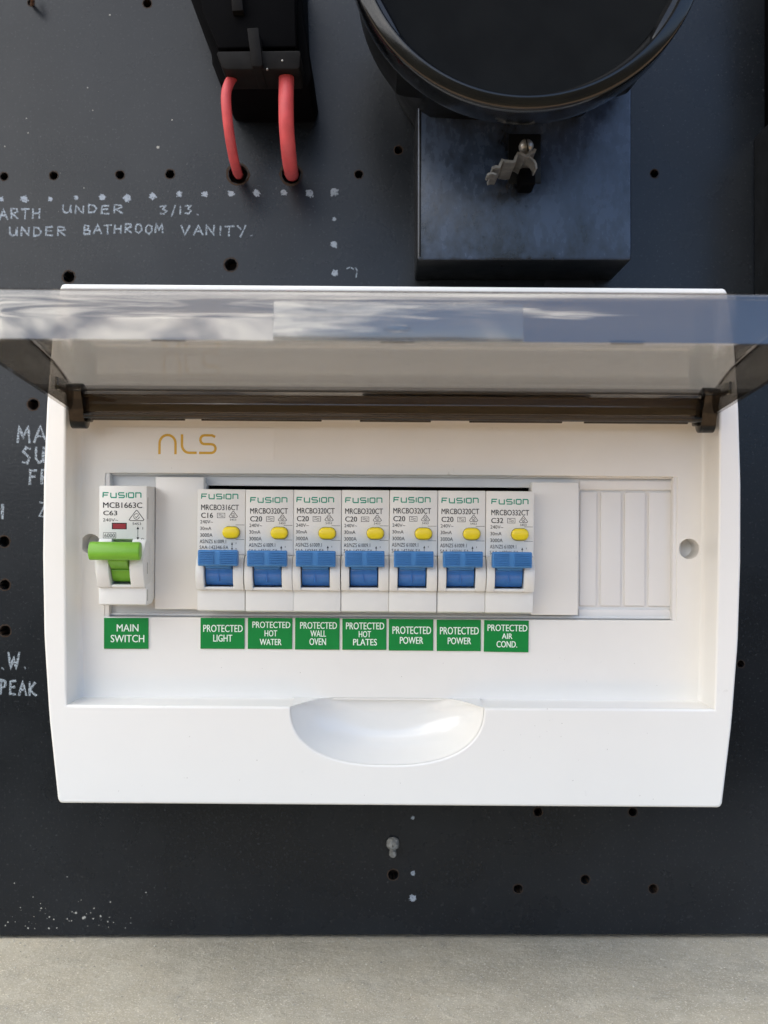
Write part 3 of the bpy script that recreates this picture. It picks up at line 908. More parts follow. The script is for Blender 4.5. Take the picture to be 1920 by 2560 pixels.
# hinge side flange
m_ = MB(); m_.prism([(Y(388.2), 43.4), (Y(390.8), 43.4), (Y(390.8), 37.0), (Y(389.9), 36.0), (Y(388.2), 36.0)], XC - 114.5, XC + 114.5, .3)
m_.build('hinge_flange', M['smoke_thick'], lid, 35)
m_ = MB()
m_.prism([(Y(387.0 + 2.1 * math.cos(a)), 34.6 + 1.25 * math.sin(a)) for a in [2 * math.pi * i / 12 for i in range(12)]], XC - 112.5, XC + 112.5, 0)
m_.build('hinge_bar', M['smoke_thick'], lid, 50)
m_ = MB()
for (a, b_) in ((-110, -76), (-70, -26), (-12, 14), (28, 62), (70, 108)):
    m_.box(XC + a, XC + b_, Y(387.4), Y(389.0), 32.9, 34.0, .2)
m_.build('hinge_tab', M['smoke_thick'], lid, 50)
for sgn in (-1, 1):
    xa = XC + sgn * 112.6; xb = XC + sgn * 118.2
    poly = [(Y(391 + 4.3 * math.cos(R(a))), 34.2 + 4.3 * math.sin(R(a))) for a in range(180, 361, 20)] + [(Y(393), 42), (Y(390), 44.8), (Y(386.2), 46.2), (Y(382), 43), (Y(385), 38)]
    m_ = MB(); m_.prism(poly, min(xa, xb), max(xa, xb), .35)
    m_.build('pivot_arm', M['smoke_dark'], lid, 35)
    m_ = MB(); m_.box(XC + sgn * 111.7 - .9, XC + sgn * 111.7 + .9, Y(388.5), Y(393.5), 32.4, 36.4, .8, 3)
    m_.build('pivot_pin', M['smoke_dark'], lid, 50)
    m_ = MB(); m_.box(min(XC + sgn * 116.9, XC + sgn * 115.6), max(XC + sgn * 116.9, XC + sgn * 115.6), Y(366), Y(381), 41.5, 46.0, .3)
    m_.build('side_stiffener', M['smoke'], lid, 35)
for sgn in (-1, 1):     # bead added to catch an edge highlight where panel meets side wall
    pts_ = [Vector((XC + sgn * (HWL - .55), Y(d_), lz(d_) - .35)) for d_ in (384, 376, 365, 352, 338, 322, 306)]
    m_ = MB(); m_.tube(pts_, .32, 8); m_.build('highlight_bead', M['smoke'], lid, 60)
# pad on the lip, catch mark, small lip notches
px0, px1 = X(681, 288.4), X(1304, 288.4)
m_ = MB(); m_.box(px0, px1, Y(288.2), Y(288.97), Z(856, 288.4) + .15, Z(757, 288.4), .3, 2)
for p in m_.v: p.y -= 1.05 * (57.2 - p.z) / 10.9 - .028 * (p.x - px1 + 4) * (1 if p.y < Y(288.6) else 0)
m_.build('lip_pad', M['smoke_pad'], lid, 40)
m_ = MB(); v, f = solid([[(X(989, 288) + 3.6 * math.cos(a), Z(821, 288) + .9 * math.sin(a)) for a in [2 * math.pi * i / 28 for i in range(28)]]], 287.6, .7, .25, 2)
m_.add(v, f)
for p in m_.v: p.y -= .9
m_.build('catch_dimple', M['smoke'], lid, 50)
for (a, b_) in ((376, 462), (948, 1032), (1520, 1604)):
    m_ = MB(); m_.box(X(a, 290), X(b_, 290), Y(288.6), Y(289.8), Z(858, 290), Z(849, 290), .2)
    m_.build('lip_catch', M['smoke_thick'], lid, 40)

# ---------------------------------------------------------------- breaker printing
def fusion(m_, x0, x1, z0, z1, y, w):
    gl = [('F', 1.0), ('U', 1.0), ('S', 1.0), ('I', .0), ('O', .9), ('n', .9)]
    sh = {'F': [[(0, 0), (.06, 1), (1, 1)], [(.03, .5), (.85, .5)]], 'U': [[(0, 1), (0, .2), (.12, 0), (.95, 0), (.95, 1)]],
          'S': [[(1, 1), (.1, 1), (0, .85), (0, .6), (.12, .5), (.9, .48), (1, .36), (1, .12), (.9, 0), (0, 0)]], 'I': [[(0, 0), (0, 1)]],
          'O': [[(.1, 0), (0, .12), (0, .88), (.1, 1), (.9, 1), (1, .88), (1, .12), (.9, 0), (.1, 0)]],
          'n': [[(0, 0), (0, 1), (.85, 1), (1, .85), (1, 0)]]}
    gap = .38; tot = sum(g[1] for g in gl) + gap * (len(gl) - 1)
    k = (x1 - x0 - w) / tot; cx = x0 + w / 2
    for g, wd in gl:
        for st in sh[g]:
            m_.tube([(cx + q[0] * wd * k, y, z0 + w / 2 + q[1] * (z1 - z0 - w)) for q in st], w / 2, 6, .1)
        cx += (wd + gap) * k

def rcm(m_, x0, x1, z0, z1, y, w):
    xc = (x0 + x1) / 2
    r_ = .12
    tri = [(x0 + r_ * 3, z0), (x1 - r_ * 3, z0), (x1, z0 + r_ * 3), (xc + r_ * 2, z1 - r_), (xc, z1), (xc - r_ * 2, z1 - r_), (x0, z0 + r_ * 3), (x0 + r_ * 3, z0)]
    m_.tube([(p[0], y, p[1]) for p in tri], w / 2, 6, .1)
    rr_ = (z1 - z0) * .27; zc = z0 + (z1 - z0) * .40
    m_.tube([(xc + rr_ * math.cos(R(a)), y, zc + rr_ * math.sin(R(a))) for a in range(60, 375, 21)], w * .42, 6, .1)
    m_.tube([(xc - rr_ * .45, y, zc), (xc - rr_ * .1, y, zc - rr_ * .45), (xc + rr_ * .9, y, zc + rr_ * .8)], w * .42, 6, .1)

CACHE = {}
def part(name, key, fn, m, parent, angle=35, local=True):
    """build a part at the thing's local origin once, then share its mesh"""
    if key not in CACHE:
        m_ = MB(); fn(m_)
        me = bpy.data.meshes.new(name)
        me.from_pydata([p * S for p in m_.v], [], m_.f)
        b_ = bmesh.new(); b_.from_mesh(me); bmesh.ops.recalc_face_normals(b_, faces=b_.faces[:]); b_.to_mesh(me); b_.free()
        me.materials.append(m); me.shade_smooth(); me.set_sharp_from_angle(angle=R(angle))
        CACHE[key] = me
    o = bpy.data.objects.new(name, CACHE[key]); COL.objects.link(o); o.parent = parent
    LOC[o.name] = Vector((0, 0, 0))
    return o

# ---------------------------------------------------------------- residual current breakers (local: x right, z down from the top, y=0 at the face)
dR = 393.0
k = dR / F
W = 17.82
def rc_body(m_):
    prof = [(0, 0), (0, -24.4), (5.5, -25.2), (6.5, -26), (6.5, -36.0), (3.0, -36.3), (1.0, -36.6), (.9, -37.4), (.9, -45.0), (3.2, -45.6), (12, -45.6), (30, -45.6), (30, 0)]
    m_.prism(prof, .06, W - .06, .28)
    nose = [(.3, -24.0)]
    for i in range(9):
        a = R(-10 + 150 * i / 8)
    nose = [(2, -24.2), (.1, -24.3), (-2.2, -25.6), (-3.6, -27.6), (-4.3, -30), (-4.2, -32.5), (-3.2, -35.0), (-2.3, -36.4), (-1.8, -37.2), (.5, -37.35), (7, -37.0), (7, -24.6)]
    m_.prism(nose, .12, 3.15, .3); m_.prism(nose, 13.9, W - .12, .3)
    m_.prism([(-1.6, -36.1), (-1.6, -37.1), (2.5, -37.1), (2.5, -36.1)], 3.0, 14.0, .15)
def rc_well(m_): m_.box(3.2, 13.85, 6.0, 6.4, -36.2, -25.4)
def rc_seam(m_):
    for z in (-13.2, -18.6, -24.3): m_.box(W - 3.6 if z > -24 else W - 3.9, W - .35, -.02, .1, z - .07, z + .07)
def rc_drum(m_):
    pr = [(6.0 + 8.3 * math.cos(R(a)), -30.0 + 7.2 * math.sin(R(a))) for a in range(118, 236, 8)]
    m_.prism(pr + [(6.2, -36.0), (6.2, -24)], 3.5, 13.5, .12)
    m_.prism([(-2.45, -28.5), (-2.45, -34), (0, -34), (0, -28.5)], 8.2, 8.5)
def rc_handle(m_):
    # bar radiating from the drum, leaning up
    m_.prism([(-7.6, -22.2), (-8.3, -22.8), (-8.2, -27.6), (-7.4, -28.2), (-4.6, -28.0), (-3.6, -26.8), (-4.4, -22.6)], 1.7, 16.1, .35, 3)
    m_.prism([(-5.2, -24), (-5.4, -28.9), (-1.5, -29.6), (0, -26), (0, -24)], 3.9, 13.2, .3)
def rc_rib(m_):
    for i in range(8):
        z = -22.95 - i * .63
        m_.box(2.05, 7.6, -8.85, -8.05, z - .16, z + .16, .06, 1); m_.box(9.6, 15.8, -8.85, -8.05, z - .16, z + .16, .06, 1)
def rc_button(m_):
    for (r0, y_) in ((1, 0),):
        pass
    L = rrect(0, 6.35, 0, 4.35, 2.1, 7)
    cx_, cz_ = 3.17, 2.17; vs = []; fs = []
    lv = [(0, .4), (0, -1.0), (.12, -1.4), (.4, -1.68), (.9, -1.8)]
    for (ins, y_) in lv:
        for (a, b_) in L:
            vx, vz = a - cx_, b_ - cz_; ln = math.hypot(vx, vz); s_ = (ln - ins) / ln
            vs.append((9.45 + cx_ + vx * s_, y_, -18.2 + cz_ + vz * s_))
    q = len(L)
    for j in range(len(lv) - 1):
        for i in range(q): fs.append((j * q + i, j * q + (i + 1) % q, (j + 1) * q + (i + 1) % q, (j + 1) * q + i))
    fs.append(tuple((len(lv) - 1) * q + i for i in range(q)))
    m_.add(vs, fs)
def rc_gap(m_):
    L = rrect(9.32, 15.95, -18.36, -13.7, 2.25, 7); q = len(L)
    m_.add([(a, -.025, b_) for (a, b_) in L], [tuple(range(q))])

rows_rc = [  # face left px, top px, model, rating, text dx, dy px, label
    (493.5, 1222.5, 'MRCBO316CT', 'C16', 1.0, -6.5, 'blue-handled breaker above the protected light sticker, leftmost in the row'),
    (614.0, 1224.0, 'MRCBO320CT', 'C20', 3.5, 1.0, 'blue-handled breaker above the hot water sticker'),
    (733.8, 1224.5, 'MRCBO320CT', 'C20', .5, .0, 'blue-handled breaker above the wall oven sticker'),
    (853.8, 1225.0, 'MRCBO320CT', 'C20', 1.0, .6, 'blue-handled breaker above the hot plates sticker, middle of the row'),
    (974.4, 1225.5, 'MRCBO320CT', 'C20', 1.0, -1.0, 'blue-handled breaker directly right of the hot plates breaker, above a power sticker'),
    (1094.5, 1226.5, 'MRCBO320CT', 'C20', 1.2, -.2, 'blue-handled breaker directly left of the air cond breaker, above a power sticker'),
    (1215.2, 1227.5, 'MRCBO332CT', 'C32', 5.0, 1.6, 'blue-handled breaker above the air cond sticker, rated C32, rightmost in the row')]
for bi, (bx, by, model, rating, tdx, tdy, lab) in enumerate(rows_rc):
    jig = ((.3, .05), (-.2, -.12), (.1, .1), (.35, -.05), (-.25, .12), (.15, -.1), (-.1, .04))[bi]     # each seats a little differently
    o = thing('residual_current_breaker', (X(bx, dR), Y(dR) + jig[0], Z(by, dR)), lab, 'circuit breaker', 'blue-handled breakers in the switchboard row', rot=ROT + jig[1])
    part('housing', 'rc_body', rc_body, M['breaker'], o)
    part('handle_well', 'rc_well', rc_well, M['dark'], o)
    part('moulding_seam', 'rc_seam', rc_seam, M['ink'], o)
    part('drum', 'rc_drum', rc_drum, M['blue_drum'], o)
    h_ = part('handle', 'rc_handle', rc_handle, M['blue'], o)
    part('grip_ribs', 'rc_rib', rc_rib, M['blue'], h_)
    part('button_gap', 'rc_gap', rc_gap, M['ink'], o)
    part('test_button', 'rc_button', rc_button, M['yellow'], o, 60)
    ox_, oy_ = 733.6 - tdx, 1224.5 - tdy          # print measured on the third breaker
    def q(px, py): return ((px - ox_) * k, -(py - oy_) * k)
    def logo(m_):
        x0, z1 = q(740, 1242); x1, z0 = q(835, 1256.5); fusion(m_, x0 + (0.2 if bi != 2 else 0), x1, z0, z1, -.01, .42)
    part('logo', ('logo', bi), logo, M['ink_green'], o)
    def pr(m_):
        def T(s, a, b_, y0, y1, t_=.05):
            x0, z1 = q(a, y0); x1, z0 = q(b_, y1); m_.add(*text(s, x0, x1, z0, z1, -.02, t_))
        T(model, 742, 836, 1269.5, 1283.5); T(model, 742.3, 836.3, 1269.5, 1283.5, .055)
        T(rating, 742, 771.5, 1290, 1303); T(rating, 742.5, 772, 1290, 1303, .055)
        T('5453', 814, 830, 1304.5, 1309.5)
        T('240V~', 740, 772, 1308.5, 1317); T('30mA', 740, 768, 1325, 1333.5); T('3000A', 740, 771, 1341.5, 1350.5)
        T('AS/NZS 61009.1', 739, 805, 1357, 1366.5); T('SAA-142346-EA', 739, 811, 1372, 1381)
        T('I', 829.5, 830.6, 1364, 1368); T('O', 827.5, 832.5, 1378.5, 1384)
        x0, z1 = q(782.5, 1291); x1, z0 = q(801.5, 1302.5)
        m_.tube([(x0, -.01, z0), (x1, -.01, z0), (x1, -.01, z1), (x0, -.01, z1), (x0, -.01, z0), (x0 + .2, -.01, z0)], .09, 6, .1)
        for dz in (-.28, .28):
            m_.tube([(x0 + .45 + (x1 - x0 - .9) * t_ / 10, -.01, (z0 + z1) / 2 + dz + .17 * math.sin(t_ / 10 * 2 * math.pi)) for t_ in range(11)], .09, 6, .1)
        x0, z1 = q(812, 1286); x1, z0 = q(833, 1301.5); rcm(m_, x0, x1, z0, z1, -.01, .2)
        xa, za_ = q(820, 1364)
        m_.tube([(xa, -.01, za_ - .5), (xa, -.01, za_ - 2.6)], .1, 6, .1)
        m_.add([(xa - .38, -.05, za_ - .85), (xa + .38, -.05, za_ - .85), (xa, -.05, za_ + .1)], [(0, 1, 2)])
        m_.add([(xa - .38, -.05, za_ - 2.1), (xa + .38, -.05, za_ - 2.1), (xa, -.05, za_ - 2.9)], [(0, 1, 2)])
    part('printed_text', ('pr', bi), pr, M['ink'], o)

# ---------------------------------------------------------------- main switch
dM = 389.5
km = dM / F
ms = thing('main_switch_breaker', (X(248, dM), Y(dM), Z(1214, dM)), 'main switch breaker with a wide lime green handle, above the main switch sticker', 'circuit breaker', rot=ROT)
WM = 17.55
def ms_body(m_):
    prof = [(0, 0), (0, -19.6), (4.5, -20.4), (7, -21.6), (7, -35.6), (3, -36.2), (.3, -36.8), (.2, -37.6), (.2, -43.6), (1.5, -44.0), (10, -44.0), (13, -42.6), (30, -42.6), (30, 0)]
    m_.prism(prof, 0, WM, .32)
    nose = [(2, -19.4), (.1, -19.5), (-2.0, -21.4), (-4.0, -24), (-5.0, -27), (-5.1, -30), (-4.0, -33.4), (-2.4, -36.0), (-1.6, -37.2), (.3, -37.5), (7, -37.2), (7, -19.8)]
    m_.prism(nose, .0 + .05, 4.9, .35); m_.prism(nose, 12.4, WM - .05, .35)
    m_.prism([(-1.3, -36.2), (-1.3, -37.2), (2.5, -37.2), (2.5, -36.2)], 4.7, 12.5, .15)
part('housing', 'ms_body', ms_body, M['breaker'], ms)
part('handle_well', 'ms_well', lambda m_: m_.box(4.9, 12.4, 6.6, 6.9, -35.8, -21), M['dark'], ms)
def ms_drum(m_):
    pr_ = [(6.5 + 9.0 * math.cos(R(a)), -29.0 + 7.8 * math.sin(R(a))) for a in range(112, 240, 8)]
    m_.prism(pr_ + [(6.6, -36.0), (6.6, -22)], 5.15, 12.15, .12)
    m_.box(5.3, 12.0, -2.9, -2.0, -30.1, -29.6, .1); m_.box(5.3, 12.0, -3.0, -2.0, -31.2, -30.8, .1)
part('drum', 'ms_drum', ms_drum, M['green'], ms)
def ms_handle(m_):
    m_.prism([(-9.0, -20.3), (-10.4, -21.2), (-11.3, -23.2), (-11.2, -25.3), (-10.2, -26.8), (-8.4, -27.0), (-6.4, -25.6), (-6.0, -22), (-7.0, -20.5)], -1.0, 17.4, .55, 3)
    m_.prism([(-8, -24), (-8, -27.4), (-3.5, -30.4), (-1, -27), (-2, -23)], 5.3, 12.0, .3)
part('handle', 'ms_handle', ms_handle, M['green'], ms)
part('flag_frame', 'ms_ff', lambda m_: m_.box(4.75, 10.25, -.03, .1, -16.0, -13.6, .02, 1), M['ink'], ms)
part('flag_window', 'ms_flag', lambda m_: m_.box(5.15, 9.85, -.07, .1, -15.75, -13.95, .02, 1), M['red'], ms)
def ms_slots(m_):
    m_.box(WM - .02, WM + .04, 1.2, 2.2, -12.2, -4.2, .02, 1); m_.box(WM - .02, WM + .04, 1.2, 2.2, -32.4, -28.2, .02, 1)
    m_.box(WM - .02, WM + .04, 1.4, 2.8, -42.4, -38.2, .02, 1)
M['side_shadow'] = mat('slot_shade_grey', (0.38, 0.38, 0.35), .6)  # shade of the side slots, painted as flat grey patches
part('side_slot', 'ms_slots', ms_slots, M['side_shadow'], ms)
def qm(px, py): return ((px - 248) * km, -(py - 1214) * km)
def ms_logo(m_):
    x0, z1 = qm(256, 1230); x1, z0 = qm(354, 1245); fusion(m_, x0, x1, z0, z1, -.01, .46)
part('logo', 'ms_logo', ms_logo, M['ink_green'], ms)
def ms_print(m_):
    def T(s, a, b_, y0, y1, t_=.05):
        x0, z1 = qm(a, y0); x1, z0 = qm(b_, y1); m_.add(*text(s, x0, x1, z0, z1, -.02, t_))
    T('MCB1663C', 258, 355.5, 1255.5, 1269.5); T('MCB1663C', 258.5, 356, 1255.5, 1269.5, .056)
    T('C63', 258.5, 293, 1276.5, 1288); T('C63', 259.1, 293.6, 1276.5, 1288, .055)
    T('240V~', 258, 296, 1295.5, 1303.5); T('5453', 332, 353.5, 1305.5, 1312); T('6000', 262, 288, 1333.5, 1343)
    T('I', 357, 358.4, 1317, 1323); T('O', 354, 361, 1344, 1351)
    x0, z1 = qm(259, 1331.5); x1, z0 = qm(290.5, 1345)
    m_.tube([(x0, -.01, z0), (x1, -.01, z0), (x1, -.01, z1), (x0, -.01, z1), (x0, -.01, z0), (x0 + .2, -.01, z0)], .08, 6, .1)
    x0, z1 = qm(323.5, 1275); x1, z0 = qm(360.5, 1301); rcm(m_, x0, x1, z0, z1, -.01, .26)
    xa, za_ = qm(345.5, 1316); _, zb_ = qm(0, 1349)
    m_.tube([(xa, -.01, za_ - .5), (xa, -.01, zb_ + .5)], .1, 6, .1)
    m_.add([(xa - .5, -.05, za_ - .95), (xa + .5, -.05, za_ - .95), (xa, -.05, za_ + .1)], [(0, 1, 2)])
    m_.add([(xa - .5, -.05, zb_ + .95), (xa + .5, -.05, zb_ + .95), (xa, -.05, zb_ - .1)], [(0, 1, 2)])
part('printed_text', 'ms_print', ms_print, M['ink'], ms)

# ---------------------------------------------------------------- green stickers
stk = [(261, 372, 1544.5, 1621.5, [('MAIN', 293, 347, 1560, 1578), ('SWITCH', 278, 361.5, 1586.5, 1605)], 'main switch', 0.1),
       (502, 612, 1544.5, 1621.5, [('PROTECTED', 509, 607, 1561.5, 1579.5), ('LIGHT', 534, 581, 1586, 1603.5)], 'protected light', 0.3),
       (620, 731, 1544.5, 1622, [('PROTECTED', 631.5, 725.5, 1553.5, 1569.5), ('HOT', 662, 693, 1575, 1590.5), ('WATER', 650, 704, 1596.5, 1612)], 'protected hot water', 0.5),
       (738, 849, 1544.5, 1623.5, [('PROTECTED', 750.5, 842, 1554.5, 1571.5), ('WALL', 776.5, 815, 1575.5, 1591), ('OVEN', 774, 815, 1595, 1612)], 'protected wall oven', 0.4),
       (856, 966, 1546.5, 1624, [('PROTECTED', 865, 960, 1555.5, 1573), ('HOT', 897, 927, 1577, 1592.5), ('PLATES', 883, 942, 1596.5, 1613)], 'protected hot plates', 0.2),
       (972, 1083, 1547.5, 1626, [('PROTECTED', 981, 1077, 1565.5, 1584.5), ('POWER', 999.5, 1057.5, 1591.5, 1609)], 'protected power, directly right of the hot plates sticker', 0.3),
       (1091.5, 1201.5, 1549, 1627, [('PROTECTED', 1099.5, 1196, 1567, 1585.5), ('POWER', 1119, 1177, 1593, 1610)], 'protected power, directly left of the air cond sticker', 0.2),
       (1209.5, 1321, 1550.5, 1629.5, [('PROTECTED', 1218, 1317, 1561, 1577.5), ('AIR', 1254, 1280, 1583, 1596.5), ('COND.', 1241, 1292, 1602, 1618)], 'protected air cond', 0.8)]
for (a, b_, y0, y1, lines, words, rt) in stk:
    c = P((a + b_) / 2, (y0 + y1) / 2, dC)
    o = thing('label_sticker', (c.x, Y(dC), c.z), 'green engraved sticker reading ' + words, 'sticker', 'green circuit stickers under the breakers', rot=rt)
    def Lx(px, py): return ((px - (a + b_) / 2) * dC / F, -(py - (y0 + y1) / 2) * dC / F)
    def plate(m_):
        x0, z1 = Lx(a, y0); x1, z0 = Lx(b_, y1); m_.box(x0, x1, -.8, .05, z0, z1, .12, 1)
    def core(m_):
        x0, z1 = Lx(a, y0); x1, z0 = Lx(b_, y1); m_.box(x0 - .05, x1 + .05, -.45, .04, z0 - .05, z1 + .05)
    def tx(m_):
        for (s, xa, xb, ya, yb) in lines:
            x0, z1 = Lx(xa, ya); x1, z0 = Lx(xb, yb); m_.add(*text(s, x0, x1, z0, z1, -.8, .03))
            m_.add(*text(s, x0 + .08, x1 + .08, z0, z1, -.8, .04))
    part('face', ('stf', a), plate, M['sticker'], o)
    part('core', ('stc', a), core, M['sticker_edge'], o)
    part('lettering', ('stt', a), tx, M['ink_white'], o)

# logo film above the slot
c = P(474, 1109, dC)
o = thing('logo_sticker', (c.x, Y(dC), c.z), 'clear film sticker with gold lowercase logo above the main switch', 'sticker', rot=.45)
part('film', 'film', lambda m_: m_.box(-32.2, 32.2, -.14, .02, -6.1, 6.2, .05, 1), M['clear'], o)
def nls(m_):
    def L(px, py): return ((px - 474) * dC / F, -.15, -(py - 1109) * dC / F)
    w = .47
    m_.tube([L(399, 1136), L(399, 1110)] + [L(419 + 20 * math.cos(R(a)), 1109 - 21 * math.sin(R(a))) for a in range(180, -1, -15)] + [L(439, 1136)], w, 6, .12)
    m_.tube([L(455, 1086), L(455, 1112)] + [L(473 - 18 * math.cos(R(a)), 1112 + 20 * math.sin(R(a))) for a in range(15, 91, 15)] + [L(492, 1132)], w, 6, .12)
    m_.tube([L(538, 1092), L(530, 1088), L(512, 1088)] + [L(511 - 10 * math.cos(R(a)), 1099 + 11 * math.sin(R(a)) * 1) for a in range(-70, 91, 20)] + [L(527, 1110)] +
            [L(528 + 11 * math.cos(R(a)), 1121 + 11 * math.sin(R(a))) for a in range(-70, 91, 20)] + [L(512, 1132), L(498, 1132)], w, 6, .12)
part('logo', 'nls', nls, M['gold'], o)

# ---------------------------------------------------------------- fuse holder and cables
fz = thing('fuse_holder', (X(640, 415), 0, Z(0, 415)), 'black service fuse holder feeding two faded red cables', 'fuse holder')
d1 = 416
def zz_(py, d_): return Z(py, d_)
sil = [(440, -160), (470, -20), (498, 55), (528, 128), (530, 158), (552, 208), (575, 216), (772, 216), (781, 188), (770, 110), (757, 30), (750, -160)]
m_ = MB(); m_.prism([(X(a, d1), Z(b_, d1)) for (a, b_) in sil], Y(d1), -.1, .8, 3, axis='y')
m_.build('base', M['fuse'], fz, 35)
d2 = 404
m_ = MB(); m_.prism([(X(a, d2), Z(b_, d2)) for (a, b_) in [(478, -160), (505, 30), (545, 122), (742, 118), (735, -160)]], Y(d2), Y(d1 + 1), .8, 3, axis='y')
m_.build('carrier', M['fuse'], fz, 35)
d3 = 398
m_ = MB(); m_.prism([(X(a, d3), Z(b_, d3)) for (a, b_) in [(541, 134), (545, 128), (748, 126), (752, 132), (750, 168), (744, 173), (566, 174), (556, 170)]], Y(d3), Y(d1 + 1), .5, 3, axis='y')
m_.build('clamp_bar', M['fuse_grey'], fz, 35)
m_ = MB(); m_.prism([(X(a, 395), Z(b_, 395)) for (a, b_) in [(617, 70), (646, 68), (657, 162), (652, 167), (630, 166)]], Y(395), Y(d1), .4, 2, axis='y')
m_.build('pull_tab', M['fuse_grey'], fz, 35)
m_ = MB(); m_.prism([(X(a, 400), Z(b_, 400)) for (a, b_) in [(575, -40), (602, -40), (608, 26), (580, 28)]], Y(400), Y(d1), .4, 2, axis='y')
m_.build('label_boss', M['fuse_grey'], fz, 35)
m_ = MB()
for (px, py) in ((706, 152), (668, 173)):
    m_.lathe((X(px, d3), Z(py, d3)), [(.1, Y(d3) - .4), (.35, Y(d3) - .3), (.5, Y(d3) + .2)], 12)
m_.build('rivet', M['tin'], fz, 50)
for (pts, r_, lab) in (([(594, 170, 414), (584, 190, 409), (571, 212, 405), (565, 240, 404), (568, 290, 405), (575, 345, 409), (584, 395, 421), (592, 426, 440), (596, 436, 456), (598, 440, 466)], 1.95, 'thinner faded red cable curving into the left large hole'),
                       ([(714, 160, 408), (716, 200, 405), (715, 250, 403), (716, 310, 404), (720, 365, 409), (724, 405, 422), (728, 428, 440), (730, 436, 456), (731, 438, 466)], 2.9, 'thicker faded red cable running down into the right large hole')):
    path_ = spline([P(*q_) for q_ in pts], 7)
    m_ = MB(); m_.tube(path_, r_, 20)
    c = path_[0]
    o = m_.build('red_cable', M['cable'], origin=(path_[-1].x, 0, path_[-1].z)); tag(o, lab, 'cable', 'red cables under the fuse holder')

# ---------------------------------------------------------------- meter
mt = thing('electricity_meter', (X(1312, 418), 0, Z(650, 418)), 'round black electricity meter with a square terminal cover below', 'electricity meter')
mc = P(1320, -187, 350); mcx, mcz = mc.x, mc.z
m_ = MB(); m_.lathe((mcx, mcz), [(45, -.2), (48, Y(425)), (50, Y(398)), (56.6, Y(397)), (57.3, Y(394)), (57.3, Y(368))], 96)
zcl = Z(292, 418)
for p in m_.v:
    if p.z < zcl: p.z = zcl + (p.z - zcl) * .12
m_.build('body', M['bakelite'], mt, 35)
m_ = MB(); m_.lathe((mcx, mcz), [(56.5, Y(369.5)), (59.4, Y(368)), (60.2, Y(364)), (60.5, Y(354)), (60.4, Y(352.6)), (60.0, Y(351.9)), (59.4, Y(351.7)), (57.0, Y(350.3)), (56.2, Y(350.3)), (55.6, Y(351.2)), (55.2, Y(354.5)), (54.2, Y(355.2)), (53.4, Y(356.5)), (53.0, Y(360)), (40, Y(364))], 128, close=False)
for p in m_.v:   # the moulded grip notch on the inner edge, lower left
    pass
m_.build('rim', M['rim'], mt, 50)
for a0, a1 in ((196, 222), (318, 344)):
    m_ = MB(); vs = []; fs = []; n_ = 14
    for i in range(n_ + 1):
        a = R(a0 + (a1 - a0) * i / n_); e = math.sin(math.pi * i / n_) ** .5
        for (r_, d_) in ((56.3, 353.4), (56.0 - 2.2 * e, 353.6), (55.2 - 2.6 * e, 356), (54.0, 358)):
            vs.append((mcx + r_ * math.cos(a), Y(d_), mcz + r_ * math.sin(a)))
    for i in range(n_):
        for j in range(3): fs.append((i * 4 + j, (i + 1) * 4 + j, (i + 1) * 4 + j + 1, i * 4 + j + 1))
    m_.add(vs, fs)
    m_.build('rim_lug', M['rim'], mt, 50)
m_ = MB(); m_.lathe((mcx, mcz), [(53.0, Y(359.0)), (46, Y(359.6)), (30, Y(360.2)), (.5, Y(360.6))], 96, close=False)
m_.build('window', M['window'], mt, 60)
dT = 418.0
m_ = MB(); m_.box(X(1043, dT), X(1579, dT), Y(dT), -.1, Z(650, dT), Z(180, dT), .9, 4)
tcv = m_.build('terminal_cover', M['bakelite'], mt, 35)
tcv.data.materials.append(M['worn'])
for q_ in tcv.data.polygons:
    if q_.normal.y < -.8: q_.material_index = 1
m_ = MB(); m_.box(X(1048, dT), X(1056, dT) - .6, Y(dT) - .25, Y(dT) + .5, Z(642, dT), Z(205, dT), .15)
m_.build('edge_bead', M['bakelite'], tcv, 35)
m_ = MB(); m_.box(X(1270, dT), X(1352, dT), Y(dT) - .55, Y(dT) + .3, Z(459, dT), Z(336, dT), .25, 2)
m_.build('seal_plate', M['bakelite'], tcv, 35)
m_ = MB(); m_.box(X(1299, 408), X(1338, 408), Y(407), Y(418), Z(464, 408), Z(421, 408), .9, 3)
m_.build('seal_post', M['fuse'], tcv, 35)
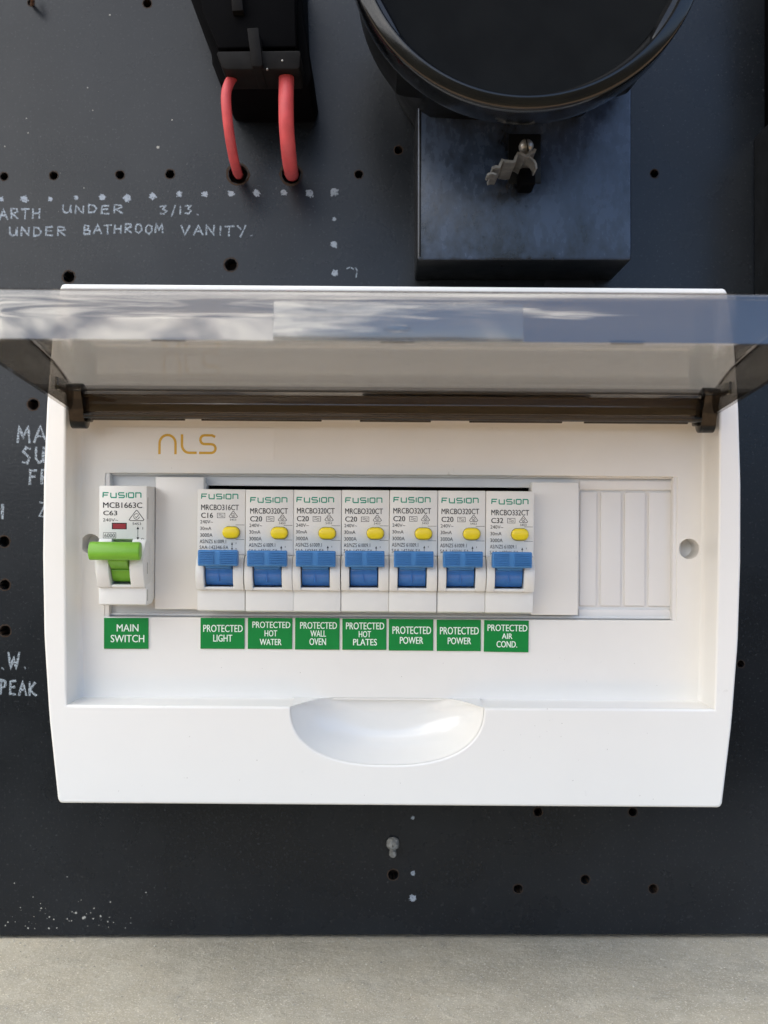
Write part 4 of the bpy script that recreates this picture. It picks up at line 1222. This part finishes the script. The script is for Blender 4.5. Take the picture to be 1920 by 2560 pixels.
# screw with slot
sc = P(1317.5, 361, 402); r_ = 2.75
m_ = MB(); m_.lathe((sc.x, sc.z), [(1.6, Y(417)), (1.6, Y(407)), (r_, Y(405.5)), (r_ * .98, Y(403.5)), (r_ * .8, Y(402.3)), (r_ * .4, Y(401.6)), (.05, Y(401.5))], 28)
sw = m_.build('seal_screw', M['tin'], tcv, 60)
m_ = MB(); b_ = bmesh.new(); bmesh.ops.create_cube(b_, size=1)
for v_ in b_.verts:
    v_.co = Matrix.Rotation(R(-12), 3, 'Y') @ Vector((v_.co.x * .42, v_.co.y * 1.0, v_.co.z * 5.1)); v_.co += Vector((sc.x, Y(402.0), sc.z))
m_.bm(b_); m_.build('screw_slot', M['dark'], sw, smooth=False)
def ribbon(pts, d0, d1_, th, name, m, parent, lean=0):
    """sheet strip standing off the face; pts are pixels of its front edge at d0"""
    P3 = [P(a, b__, d0) for (a, b__) in pts]
    vs = []; fs = []
    for i, p in enumerate(P3):
        t_ = (P3[min(i + 1, len(P3) - 1)] - P3[max(i - 1, 0)]).normalized(); nn = Vector((-t_.z, 0, t_.x)) * th / 2
        for (o_, y_) in ((nn, Y(d0)), (-nn, Y(d0)), (-nn, Y(d1_)), (nn, Y(d1_))):
            vs.append((p.x + o_.x + (lean if y_ > Y(d0) else 0), y_, p.z + o_.z))
    for i in range(len(P3) - 1):
        for j in range(4): fs.append((i * 4 + j, i * 4 + (j + 1) % 4, (i + 1) * 4 + (j + 1) % 4, (i + 1) * 4 + j))
    fs.append((0, 1, 2, 3)); q_ = (len(P3) - 1) * 4; fs.append((q_, q_ + 1, q_ + 2, q_ + 3))
    mm = MB(); mm.add(vs, fs); return mm.build(name, m, parent, 25)
ribbon([(1338, 372), (1336, 379), (1330, 381), (1321, 387), (1313, 390), (1304, 384), (1296, 382), (1290, 392), (1287, 403), (1279, 404), (1262, 402), (1256, 399), (1251, 410), (1248, 417), (1240, 416), (1231, 419)], 394, 414, 1.0, 'seal_strip', M['tin'], tcv)
ribbon([(1319, 390), (1328, 395), (1336, 402), (1340, 410), (1341, 420)], 395, 404, .7, 'seal_strip', M['tin'], tcv)
ribbon([(1241, 436), (1232, 432), (1222, 434), (1218, 438)], 396, 402, .7, 'seal_strip', M['tin'], tcv)

# ---------------------------------------------------------------- equipment at the right edge
rb = thing('relay_box', (X(1960, 412), 0, Z(560, 412)), 'black box mounted at the right edge of the board', 'electrical box')
m_ = MB(); m_.box(X(1884, D), X(2300, D), -62, -.1, Z(800, D), Z(343, D), 1.2, 3)
m_.build('housing', M['bakelite'], rb, 35)
m_ = MB(); m_.box(X(1910, D), X(2200, D), -48, -.1, Z(343, D) + .3, Z(-300, D), .8, 3)
m_.build('mounting_block', M['fuse'], rb, 35)

# ---------------------------------------------------------------- bolt under the enclosure, wire hook top left
bt = thing('bolt', (X(982, D), 0, Z(2112, D)), 'corroded zinc bolt end below the white enclosure', 'bolt')
m_ = MB(); m_.lathe((X(982, D), Z(2107, D)), [(2.9, -.05), (3.0, -1.2), (2.6, -2.4), (1.6, -3.2), (.1, -3.4)], 9)
for p in m_.v: p.x += random.uniform(-.2, .2); p.z += random.uniform(-.25, .25)
m_.build('nut', M['zinc'], bt, 20)
m_ = MB(); m_.lathe((X(982, D), Z(2127, D)), [(1.5, -1.0), (1.6, -4.4), (1.2, -5.4), (.1, -5.7)], 12)
m_.build('shank', M['zinc'], bt, 30)
m_ = MB(); m_.tube(spline([P(70, -40, 446), P(74, -14, 446), P(80, 0, 447), P(80, 9, 452), P(79, 12, 460)], 5), .75, 10)
M['rusty'] = mat('rusty_wire', (0.14, 0.075, 0.045), .8, .3, var=.5, vscale=500)
tag(m_.build('wire_hook', M['rusty'], origin=P(79, 10, D)), 'small rusty wire end in the top left hole', 'wire')
